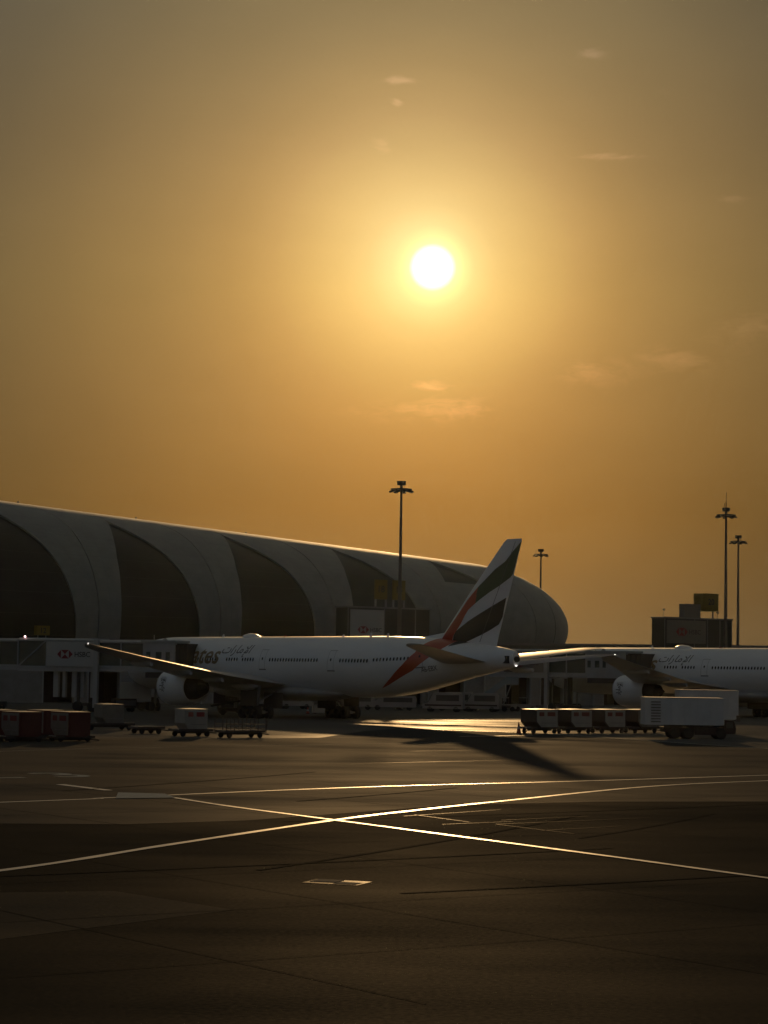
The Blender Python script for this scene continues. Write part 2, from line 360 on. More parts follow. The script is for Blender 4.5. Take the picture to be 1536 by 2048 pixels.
def decal(bm, fn, name, mat_, parent): return wrap(bm, fn, (0, 0), name, mat_, parent, smooth=None)

LOGO_RED = [[(-2, 0), (-1, -1), (-1, 1)], [(2, 0), (1, 1), (1, -1)], [(-1, 1), (1, 1), (0, 0)], [(-1, -1), (0, 0), (1, -1)]]
def bank_sign(parent, w, h, y, xc, zc, lw, mat_panel, name='sign_panel', logo_off=-.16, letters=True):
    """white board in the xz-plane facing -y with the red hexagon emblem and HSBC lettering"""
    p = MB().box(xc-w/2, xc+w/2, y, y+.08, zc-h/2, zc+h/2).build(name, mat_panel, parent)
    s = lw/4; ex = xc + logo_off*w
    decal(flat_bm([[(a*s, b*s) for a, b in q] for q in LOGO_RED]), lambda u, v: (ex+u, y-.02, zc+v), 'emblem', M_LOGO, p)
    tb = text_bm('HSBC', lw*.42, bold=.01); e = extent(tb); tx = ex + lw/2 + lw*.12 - e[0]
    decal(tb, lambda u, v: (tx+u, y-.02, zc+v), 'lettering', M_LETTER, p)
    return p

# ================================================================== SETTING
# ground
g = MB(); g.add([(-6000, -300, 0), (6000, -300, 0), (6000, 9000, 0), (-6000, 9000, 0)], [(0, 1, 2, 3)])
apron = tag(g.build('apron_ground', M_ASPH, fix=False), kind='structure')
g = MB(); P = [S(-420, 147.5), S(60, 147.0), Vector((-18, 168, 0)), Vector((-11.2, 170, 0)), Vector((-4.6, 176, 0)), Vector((-1.5, 196, 0)), Vector((1.8, 207.0, 0)), Vector((13.2, 199.0, 0)), Vector((20, 184, 0)), Vector((28.2, 166.2, 0)), Vector((60, 160, 0)), S(520, 147.5), S(520, 420), S(-420, 420)]
g.add([(p.x, p.y, .008) for p in P], [tuple(range(len(P)))])
pave = tag(g.build('concrete_pavement', M_PAVE, fix=False), kind='structure')

lane = MB().add([(-60, 60, .004), (-30, 70.5, .004), (-13.5, 76.9, .004), (-8.6, 77.6, .004), (-4.7, 80.4, .004), (-.8, 86, .004), (2.7, 91.3, .004), (9.2, 95.5, .004), (16.4, 97.5, .004), (60, 110, .004), (500, 200, .004)]
    + [tuple(S(a_, 216, .004)) for a_ in (520, 300, 100, -100, -420)], [tuple(range(16))]).build('lane_surface', M_LANE, apron)
def strip(name, pts, w, mat_, z=.012, parent=None, smooth_n=0):
    P = [Vector((x, y, 0)) for x, y in pts]
    if smooth_n:
        Q = []
        for i in range(len(P)-1):
            p0 = P[max(i-1, 0)]; p1, p2 = P[i], P[i+1]; p3 = P[min(i+2, len(P)-1)]
            for k in range(smooth_n):
                t = k/smooth_n
                Q.append(.5*((2*p1)+(-p0+p2)*t+(2*p0-5*p1+4*p2-p3)*t*t+(-p0+3*p1-3*p2+p3)*t**3))
        Q.append(P[-1]); P = Q
    vs, fs = [], []
    for i, p in enumerate(P):
        d = (P[min(i+1, len(P)-1)]-P[max(i-1, 0)]).normalized(); n = Vector((-d.y, d.x, 0))
        wl = w*(1+.10*math.sin(i*1.7)) if smooth_n else w
        vs += [p+n*wl/2, p-n*wl/2]
        if i: k = 2*i; fs.append((k-2, k-1, k+1, k))
    m = MB().add([(v.x, v.y, z) for v in vs], fs)
    return m.build(name, mat_, parent, fix=True)
def ex(p0, p1, t): return (p0[0]+(p1[0]-p0[0])*t, p0[1]+(p1[1]-p0[1])*t)
strip('stand_line', [ex((-14.7, 88.5), (20.8, 122.9), -1.0), (-14.7, 88.5), (-10.7, 93.0), (.2, 105.0), (20.8, 122.9), ex((-14.7, 88.5), (20.8, 122.9), 3)], .31, M_LINE, parent=apron, smooth_n=8)
strip('taxi_line', [(-16.5, 47), (-9.8, 59.6), (-6.3, 69.0), (-1.6, 81.2), (1.4, 87.6), (5.0, 94.5), (12.6, 108.3), (19.7, 116.3), (31, 126), (60, 148)], .31, M_LINE, z=.018, parent=apron, smooth_n=8)
strip('lead_line', [(-9.6, 95.9), (-6.0, 88.6), (-1.6, 81.2), (6.5, 67.6), (10.3, 60.9), (24, 37), (44, 5)], .27, M_LINE, z=.024, parent=apron, smooth_n=8)
strip('line_dash', [(-14.3, 102.3), (-11.6, 98.1)], .42, M_LINE, parent=apron)
MB().add([(-11.0, 96.3, .030), (-9.0, 95.9, .030), (-8.3, 93.2, .030), (-10.6, 92.0, .030)], [(0, 1, 2, 3)]).build('marking_block', M_LINED, apron)
tb = text_bm('2', 5.6, bold=.05, sx=1.0); tb2 = text_bm('3', 5.6, bold=.05)
for b_, a0 in ((tb, 47.0), (tb2, 51.0)):
    decal(b_, lambda u, v: S(a0+u*.95, 99.8+v*1.05, .012), 'stand_number', M_LINED, apron)
strip('edge_line', [(1.8, 207.0), (13.2, 199.0), (28.2, 166.2)][0:2], .35, M_LINE, parent=pave)
strip('edge_line', [(13.2, 199.0), (20, 184), (28.2, 166.2)], .3, M_LINED, z=.020, parent=pave, smooth_n=4)
strip('edge_line', [(6.4, 185.2), (12.7, 191.3)], .30, M_LINE, parent=pave)
strip('edge_line', [(-11.2, 169.7), (-4.6, 175.5), (-.8, 180.1)], .25, M_LINED, parent=pave)
strip('edge_line', [(-34, 128), (-23.1, 139.1), (-18.3, 146.4), (-4.2, 159.7), (6, 170)], .22, M_LINED, parent=apron)
for k, (p, q) in enumerate([((4.1, 80.4), (10.1, 85.3)), ((4.1, 80.4), (6.5, 76.3)), ((1.3, 84.9), (3.2, 81.3)), ((.9, 84.0), (4.7, 88.8)), ((2.2, 79.9), (4.8, 82.0)), ((4.4, 82.6), (7.8, 85.6)),
                            ((5.5, 77.6), (8.5, 80.5)), ((-3, 128), (9, 139)), ((-12, 120), (14, 143)), ((2, 150), (30, 176))]):
    strip('pavement_joint', [p, q], .07 if k < 7 else .10, M_JOINT, z=.0145, parent=apron)
random.seed(11)
for k in range(7):
    x_, y_ = random.uniform(-16, 12), random.uniform(42, 110); an = random.choice((.55, .62, 1.05))+random.uniform(-.06, .06); Ls = random.uniform(14, 30)
    pts = [(x_+math.cos(an+q*.012)*Ls*q/5, y_+math.sin(an+q*.012)*Ls*q/5) for q in range(6)]
    strip('tyre_mark', pts, random.uniform(.14, .22), M_SMEAR, z=.0125+.0001*k, parent=apron, smooth_n=3)
for k in range(-2, 9):
    p = [S(22+k*7.6, 30, 0), S(22+k*7.6, 92, 0)]
    strip('slab_joint', [(q.x, q.y) for q in p], .035, M_SMEAR, z=.0115, parent=apron)
for k in range(9):
    p = [S(-20, 36+k*7.6, 0), S(120, 36+k*7.6, 0)]
    strip('slab_joint', [(q.x, q.y) for q in p], .035, M_SMEAR, z=.0118, parent=apron)
MB().add([(-8.9, 54.0, .004), (-6.3, 54.8, .004), (-3.2, 51.0, .004), (-7.4, 44.9, .004), (-13, 44, .004), (-13, 50, .004)], [(0, 1, 2, 3, 4, 5)]).build('asphalt_patch', M_PATCH, apron)
hb = thing('drain_cover', (-1.25, 58.1, 0), D2R(-20), 'small pale metal cover flush in the dark foreground asphalt', 'drain cover')
MB().box(-.38, .30, -.35, .30, 0, .025).build('lid', M_COVER, hb)
MB().box(.36, .95, -.62, -.10, 0, .02).build('lid', M_COVER, hb)
MB().box(-.46, 1.03, -.70, .38, 0, .012).build('frame', M_JOINT, hb)

# ------------------------------------------------------------------ concourse tube
Q_H0, Q_SL, Q_ZC, Q_W, Q_A0, Q_L, Q_PE, Q_CX = 29.09, .068, 12.27, 26.0, 231.8, 17.4, 1.8, 312.0
def tube(a, phi, off=0.0):
    k = min(max((a-Q_A0)/Q_L, 0), 1); s = max(1-k**Q_PE, 0)**(1/Q_PE)
    hh = (Q_H0-Q_SL*(a-148)-Q_ZC)*s; w = Q_W*s
    n = Vector((-math.sin(phi), math.cos(phi)))
    return S(a, Q_CX - w*math.sin(phi) - off*math.sin(phi), Q_ZC + hh*math.cos(phi) + off*math.cos(phi))
conc = thing('concourse_building', S(180, 312), 0, 'long curved tube-shaped terminal with grey cladding bands and dark crescent windows', 'terminal building')
inv0 = conc.location.copy()
def tl(a, ph, off=0): return tube(a, ph, off) - inv0
rings = []
A = [60+4*i for i in range(43)] + [Q_A0+Q_L*math.sin(math.pi/2*i/14) for i in range(15)]
PH = [D2R(-118+236*i/60) for i in range(61)]
rings = [[tl(a if a < Q_A0+Q_L else Q_A0+Q_L-1e-3, p) for p in PH] for a in A]
MB().loft(rings, closed=False).build('glazed_shell', M_GLAZE, conc, smooth=30)
WL_ = [(29, 0), (31, -.1), (46, -2.0), (60, -3.4), (77, -4.2), (92, -4.4), (118, -4.0)]
WR_ = [(29, 0), (36, 1.3), (46.5, 3.7), (56.5, 5.5), (69, 7.0), (80, 7.8), (91, 8.4), (118, 9.3)]
SEAM = [(0, 9.0), (21, 10.2), (30, 11.2), (42, 11.6), (56, 11.7), (80, 11.9), (118, 12.2)]
def sm(tab, ph): return float(np.interp(ph, [p for p, _ in tab], [s for _, s in tab]))
tips = [80.2, 99.8, 119.4, 139.3, 159.3, 179.3, 199.2, 218.3]
def band_poly(lf, rf, ph0=-118, ph1=118, n=48):
    """polygon in (a, phi degrees); lf / rf give a at |phi|"""
    phs = [ph0+(ph1-ph0)*i/n for i in range(n+1)]
    return [(lf(abs(p)), p) for p in phs] + [(rf(abs(p)), p) for p in reversed(phs)]
mapf = lambda off: (lambda a, ph: tl(a, D2R(ph), off))
def strip_band(lf, rf, name='cladding_band', off=.32):
    m = 6; n = 60; ring = []
    for i in range(n+1):
        ph = -118+236*i/n; l, r = lf(abs(ph)), rf(abs(ph))
        ring.append([(l+(r-l)*j/m, ph) for j in range(m+1)])
    mb = MB()
    front = [[tl(a, D2R(ph), off) for a, ph in row] for row in ring]
    mb.loft(front, closed=False)
    for j in (0, m):                                   # edge returns down to the glass
        mb.loft([[tl(row[j][0], D2R(row[j][1]), o_) for row in ring] for o_ in (off, .0)], closed=False)
    return mb.build(name, M_CLAD, conc, smooth=35)
gap = .07
for i, s0 in enumerate(tips):
    L_ = lambda ph, s0=s0: s0 + sm(WR_, ph) + gap
    Mi = lambda ph, s0=s0: s0 + sm(SEAM, ph)
    s1 = tips[i+1] if i+1 < len(tips) else None
    strip_band(L_, lambda ph: Mi(ph)-gap)
    if s0 == tips[-1]:                                 # the last window is only a short wedge: clad below it
        for sg in (-1, 1):
            mb = MB(); mb.loft([[tl(s0+sm(WL_, p_)-gap+(sm(WR_, p_)-sm(WL_, p_)+2*gap)*j/5, D2R(p_*sg), .32) for j in range(6)] for p_ in range(56, 119, 4)], closed=False)
            mb.build('cladding_band', M_CLAD, conc, smooth=35)
    if s1:
        strip_band(lambda ph: Mi(ph)+gap, lambda ph: s1 + sm(WL_, ph) - gap)
    else:
        # end cap: clad to the tip in rings
        strip_band(lambda ph: Mi(ph)+gap, lambda ph: Q_A0+3.0-gap)
        e = [Q_A0+3.0+gap + (Q_L-3.0-gap*2)*math.sin(math.pi/2*j/12) for j in range(13)]
        mb = MB(); mb.loft([[tl(min(a, Q_A0+Q_L-.02), D2R(-118+236*q/60), .32) for q in range(61)] for a in e], closed=False)
        mb.build('end_cap', M_CLAD, conc, smooth=35)
# thin transom joints on the cladding read as fine lines: real ribs, joined
rb = MB()
for ph in range(-100, 101, 10):
    if abs(ph) < 15: continue
    rb.loft([[tl(60+4*i, D2R(ph+d), .02) for i in range(43)] for d in (-.10, .10)], closed=False)
o = rb.build('glazing_transom', M_TRANSOM, conc); tag(o, kind='stuff')
jm = MB()
for i, s0 in enumerate(tips[:-1]):
    s1 = tips[i+1]
    for ph in range(-96, 97, 6):
        l, r_ = s0+sm(WR_, abs(ph))+.1, s1+sm(WL_, abs(ph))-.1
        jm.loft([[tl(l+(r_-l)*j/6, D2R(ph+d), .345) for j in range(7)] for d in (-.07, .07)], closed=False)
    for fr_ in (.25, .75):
        for sgn in (-1, 1):
            rows = [p_ for p_ in range(2, 113, 6)]
            jm.loft([[tl(s0+sm(WR_, p_)+(s1+sm(WL_, p_)-s0-sm(WR_, p_))*fr_+d, D2R(p_*sgn), .345) for p_ in rows] for d in (-.03, .03)], closed=False)
tag(jm.build('panel_joint', M_STEEL, conc), kind='stuff')
for a in (150.2, 170.3, 190.3, 130.2):
    MB().box(-.12, .12, -.12, .12, 0, .45).build('roof_vent', M_STEEL, conc).location = tl(a, D2R(4), .2)

# ------------------------------------------------------------------ low pier building at apron level (stand frame)
pier = thing('pier_building', S(130, 281), TH, 'low two-storey apron-level building with dark bay openings under the tube', 'building')
# local x = a-130, y = c-281
def hgt(x): return 8.3 + .0115*x
x0, x1 = -60, 190
MB().prism([(x0, 6.0), (x1, 6.0), (x1, hgt(x1)), (x0, hgt(x0))], 'y', .0, 22).build('upper_wall', M_WALLP, pier)
MB().prism([(x0, hgt(x0)+.003), (x1, hgt(x1)+.003), (x1, hgt(x1)+.35), (x0, hgt(x0)+.35)], 'y', -.5, 22.4).build('roof_edge', M_ROOF, pier)
bays = []
for b0 in range(-50, 190, 20):
    bays += [(b0+.0, b0+5.2), (b0+7.0, b0+12.3), (b0+20.6-20+0, b0+0)] if False else [(b0+.4, b0+5.6), (b0+7.3, b0+12.5)]
bays = [(x-0.0, y) for x, y in bays]
bx = sorted(bays)
cur = x0
for s_, e_ in bx:
    if s_-cur > .05:
        MB().box(cur+.002, s_-.002, .02, 1.2, 0, 5.997).build('wall_pier', M_CONC, pier)
    MB().box(s_, e_, .04, 1.2, 4.5, 5.995).build('lintel', M_CONC, pier)
    MB().box(s_, e_, 5.0, 5.2, 0, 4.498).build('bay_shutter', M_DOOR if (int(s_) % 3) else M_DARK, pier)
    fr = MB()
    fr.box(s_, s_+.18, -.06, .3, 0, 4.5).box(e_-.18, e_, -.06, .3, 0, 4.5).box(s_+.18, e_-.18, -.06, .3, 4.3, 4.5)
    fr.build('bay_frame', M_BRIDGE, pier)
    cur = e_
MB().box(cur+.002, x1, .02, 1.2, 0, 5.997).build('wall_pier', M_CONC, pier)
MB().box(x0, x1, 21.0, 21.9, 0, 5.997).build('back_wall', M_WALLP, pier)
for xa in (62, 74, 86, 97, 104, 108):
    pb = MB(); pb.cyl((xa, -.5, 0), (xa, -.5, 6), .16, n=8); pb.build('down_pipe', M_POST, pier)
for i in range(30):                                   # upper floor glazing strip, each pane its own
    xa = -58+i*8.2
    MB().box(xa, xa+7.6, -.05, 0, 6.5, 7.7).build('window', M_BGLASS, pier)

# ------------------------------------------------------------------ gate nodes with number cubes
def gate_node(a, label, cubes, panel, panel_mat, plant=False):
    r = thing('gate_tower', S(a, 268), TH, label, 'gate tower', 'dark gate towers over the bridges')
    MB().box(-7.3, 7.3, 0, 2.9, 4.7, 14.0).build('body', M_NODE, r)
    MB().box(-7.45, 7.45, -.12, 3.05, 14.003, 14.22).build('roof', M_STEEL, r)
    for x in (-6.8, 6.8):
        for y in (.8,): MB().cyl((x, y, 0), (x, y, 4.7), .45, n=12).build('column', M_CONC, r, smooth=40)
    for x in (-7.2, -.9, 1.9, 4.6, 7.2): MB().box(x-.07, x+.07, -.08, 0, 4.8, 13.95).build('mullion', M_STEEL, r)
    px0, px1, pz0, pz1, lw, lo_ = panel
    bank_sign(r, px1-px0, pz1-pz0, -.2, (px0+px1)/2, (pz0+pz1)/2, lw, panel_mat, logo_off=lo_)
    for (c0, c1, txt, rot) in cubes:
        w = c1-c0; dp = .35 if w < 2.5 else 2.4; cm = MB().box(-w/2, w/2, -dp/2, dp/2, 0, 2.85)
        cube = cm.build('number_cube', M_YELLOW, r); cube.location = ((c0+c1)/2, 1.5, 15.35)
        tb = text_bm(txt, 1.35, bold=.02)
        decal(tb, lambda u, v: (u, -dp/2-.02, 1.5+v), 'lettering', M_LETTER, cube)
        for x in (c0+.12, c1-.12): MB().cyl((x, 1.5, 14.22), (x, 1.5, 15.347), .14, n=8).build('post', M_POST, r)
    if plant:
        MB().box(-2.7, .7, .3, 1.6, 14.223, 16.4).build('plant_box', M_SIGNG, r)
    return r
gate_node(188.9, 'dark gate tower behind the near jet, two separate yellow number boxes on its roof', [(-1.55, .5, '18', 0), (1.6, 3.7, '15', 0)], (-6.9, -1.1, 8.0, 13.75, 2.0, -.12), M_SIGNW)
n2 = gate_node(249.1, 'dark gate tower at far right with one large yellow box and grey plant box', [(1.4, 4.6, '20', 0)], (-6.9, 1.4, 10.1, 13.75, 2.5, -.12), M_SIGNG, plant=True)
for x, h_ in ((-5.6, 1.1), (6.0, .9)):
    aa = MB(); aa.cyl((x, 2, 14.22), (x, 2, 14.25+h_), .035, n=6); aa.box(x-.15, x+.15, 1.85, 2.15, 14.2+h_, 14.45+h_); aa.build('roof_camera', M_STEEL, n2)
gs = thing('gate_sign', S(140.4, 281.5, 0), TH, 'small yellow gate number sign above the bridge roof at far left', 'sign')
for x in (-.6, .6): MB().cyl((x, 0, 8.6), (x, 0, 9.2), .06, n=6).build('post', M_POST, gs)
b_ = MB().box(-.95, .95, -.5, .5, 9.2, 10.5).build('board', M_YELLOW, gs)
decal(text_bm('12', 1.0, bold=.02), lambda u, v: (u, -.52, 9.85+v), 'lettering', M_LETTER, b_)

# ------------------------------------------------------------------ light masts
def mast(loc, label, H=30, antennas=False):
    r = thing('light_mast', loc, random.uniform(0, 6), label, 'light mast', 'tall floodlight masts')
    MB().cyl((0, 0, 0), (0, 0, H-1.0), .34, .15, n=14).build('pole', M_MAST, r, smooth=40)
    MB().box(-.5, .5, -.5, .5, -.0, .18).build('base_plate', M_STEEL, r)
    MB().cyl((0, 0, H-.55), (0, 0, H), .55, .62, n=14).build('head_cap', M_LAMP, r, smooth=40)
    MB().cyl((0, 0, H-1.4), (0, 0, H-.55), .2, .2, n=10).build('neck', M_LAMP, r)
    ring = MB(); ring.lathe([(-.09, 1.30), (.09, 1.30), (.09, 1.42), (-.09, 1.42)], (0, 0, H-1.1), (0, 0, 1), 24, closed=True)
    for i in range(6):
        t = i*math.pi/3; ring.bar((.1*math.cos(t), .1*math.sin(t), H-1.1), (1.35*math.cos(t), 1.35*math.sin(t), H-1.1), .1)
    ring.build('lamp_ring', M_LAMP, r, smooth=30)
    src = None
    for i in range(8):
        t = i*math.pi/4+.2
        if src is None:
            m = MB(); m.prism([(-.3, -.02), (.34, -.20), (.38, .0), (-.26, .16)], 'y', -.24, .24); src = m.build('floodlight', M_LAMP, r)
            src.location = (1.25*math.cos(t), 1.25*math.sin(t), H-1.32); src.rotation_euler = (0, 0, t)
        else: obj_of('floodlight', src, r, (1.25*math.cos(t), 1.25*math.sin(t), H-1.32), (0, 0, t))
    if antennas:
        for x, y, h_ in ((0, 0, 2.3), (-.62, 0, .9), (.62, 0, .9), (-1.2, .2, .6)):
            MB().cyl((x, y, H-.4), (x, y, H+h_), .04, n=6).build('antenna', M_LAMP, r)
    else: MB().cyl((-1.15, 0, H-1), (-1.15, 0, H-.2), .03, n=6).build('antenna', M_LAMP, r)
    return r
mast((2.24, 298, 0), 'tall floodlight mast standing behind the near jet in front of the tube')
mast((50.8, 337, 0), 'floodlight mast with antennas on top beside the right gate tower', antennas=True)
mast((63.1, 404, 0), 'thinner far floodlight mast just right of the one with antennas')
mast((31.9, 460, 0), 'small distant floodlight mast rising behind the rounded end of the tube')

# ================================================================== AIRCRAFT
TAB = np.array([(0, 4.75, 4.75, 0), (.15, 5.15, 4.38, .36), (.4, 5.45, 4.15, .62), (1.2, 6.15, 3.6, 1.2), (2.5, 6.95, 3.15, 1.82), (4.5, 7.9, 2.75, 2.45), (7, 8.45, 2.5, 2.9), (10, 8.65, 2.45, 3.1),
                (14, 8.65, 2.45, 3.1), (50, 8.65, 2.45, 3.1), (54, 8.65, 2.55, 3.05), (58.7, 8.55, 3.05, 2.8), (62.7, 8.4, 3.75, 2.4), (66.5, 8.1, 4.5, 1.85), (70.6, 7.7, 5.2, 1.15), (73, 7.4, 5.6, .7), (73.9, 7.2, 5.75, .4)])
def pr(s): return [float(np.interp(s, TAB[:, 0], TAB[:, k])) for k in (1, 2, 3)]
def prs(s):
    w = min(1.2, .25+s*.3) if s < 50 else 1.4
    q = [pr(min(max(s+d*w, 0), 73.9)) for d in (-1, -.5, 0, .5, 1)]
    if s < .5 or s > 73.3 : return q[2]
    return [sum(x[k] for x in q)/5 for k in range(3)]
def fus(st, phi, off=0):
    tp, bt, hw = prs(st); zc, hh = (tp+bt)/2, (tp-bt)/2
    return Vector((37.1-st, (hw+off)*math.sin(phi), zc+(hh+off)*math.cos(phi)))
fmap = lambda off: (lambda st, ph: fus(st, D2R(ph), off))
def airfoil(n=14, tc_=.12, camber=.015):
    xs = [(1-math.cos(math.pi*i/n))/2 for i in range(n+1)]
    yt = lambda x: 5*tc_*(.2969*math.sqrt(x)-.126*x-.3516*x*x+.2843*x**3-.1036*x**4)
    up = [(x, yt(x)+camber*4*x*(1-x)+.0015) for x in reversed(xs)]
    lw = [(x, -yt(x)+camber*4*x*(1-x)-.0015) for x in xs[1:]]
    return up+lw
def surface(secs, tc0, camber=.0, vertical=False):
    """secs: (span, LE st, TE st, z or y, thickness ratio)"""
    rings = []
    for y, le, te, z, tcr in secs:
        ch = te-le; ring = []
        for x, h in airfoil(16, tcr, camber):
            if vertical: ring.append(Vector((37.1-(le+x*ch), h*ch, y)))
            else: ring.append(Vector((37.1-(le+x*ch), y, z+h*ch)))
        rings.append(ring)
    return rings
WING = [(2.6, 23.4, 38.3, 3.55, .13), (6.0, 25.9, 38.3, 3.95, .12), (9.7, 28.4, 38.6, 4.40, .11), (16.0, 32.6, 42.1, 5.15, .105), (22.5, 36.9, 45.6, 5.95, .10), (28.5, 41.2, 48.8, 6.75, .095), (30.8, 44.0, 50.0, 7.05, .09), (32.4, 49.2, 50.9, 7.30, .08)]
WING = [(y, le, te if y < 10 else te, z, t) for y, le, te, z, t in WING]
# thin the outer chords towards real values: trailing edge fixed, leading edge moved aft
WING = [(y, te-c, te, z, t) for (y, le, te, z, t), c in zip(WING, (14.5, 12.6, 10.2, 7.9, 5.7, 4.2, 3.1, .9))]
STAB = [(1.0, 63.6, 70.6, 6.15, .10), (3.0, 65.1, 71.2, 6.45, .10), (10.2, 70.5, 73.6, 7.55, .09), (10.9, 71.6, 73.8, 7.65, .06)]
FIN = [(7.6, 61.6, 70.9, 0, .09), (8.6, 62.4, 71.2, 0, .10), (13.3, 67.3, 73.0, 0, .095), (17.4, 71.85, 74.5, 0, .09), (17.68, 72.3, 74.5, 0, .04)]
def fin_half(st, z):
    zs = [f[0] for f in FIN]; le = np.interp(z, zs, [f[1] for f in FIN]); te = np.interp(z, zs, [f[2] for f in FIN]); tcr = np.interp(z, zs, [f[4] for f in FIN])
    x = min(max((st-le)/(te-le), .0), 1)
    return float(5*tcr*(.2969*math.sqrt(x)-.126*x-.3516*x*x+.2843*x**3-.1036*x**4)+.0015)*float(te-le)
BAND_GREEN = [(74.52, 17.45), (73.16, 16.38), (72.24, 15.58), (70.78, 14.88), (69.31, 13.92), (68.30, 13.30), (68.05, 12.6), (67.95, 11.72), (68.67, 12.09), (70.02, 12.74), (71.35, 13.29), (72.94, 14.08), (73.30, 14.4)]
FIN_RED = [(68.28, 13.28), (67.5, 12.72), (66.6, 12.05), (65.4, 10.9), (63.9, 9.55), (62.7, 8.45), (62.2, 7.9), (64.45, 7.9), (64.71, 8.69), (65.13, 9.11), (65.81, 9.78), (66.35, 10.53), (66.9, 11.11), (67.95, 11.72)]
FIN_BLACK = [(72.35, 12.2), (71.52, 11.88), (70.31, 11.4), (68.7, 10.76), (66.92, 10.02), (65.13, 9.11), (64.75, 8.69), (64.49, 7.7), (66.0, 7.85), (67.37, 8.26), (68.74, 8.68), (70.09, 9.17), (71.29, 9.7), (71.81, 10.4), (72.06, 11.3)]
FUS_RED = [(55.1, 138), (57.4, 115.4), (59.4, 92.3), (61.0, 66.7), (61.6, 43), (62.2, 22.6), (62.4, 6), (65.4, 4), (65.4, 22), (65.2, 38), (64.9, 48), (64.0, 69.1), (62.6, 87.2), (60.9, 106.2), (58.9, 117.5), (56.5, 131.6)]
FUS_BLACK = [(65.42, 22), (65.44, 3), (67.6, 3), (66.9, 21.1), (65.9, 38.7), (65.22, 46)]

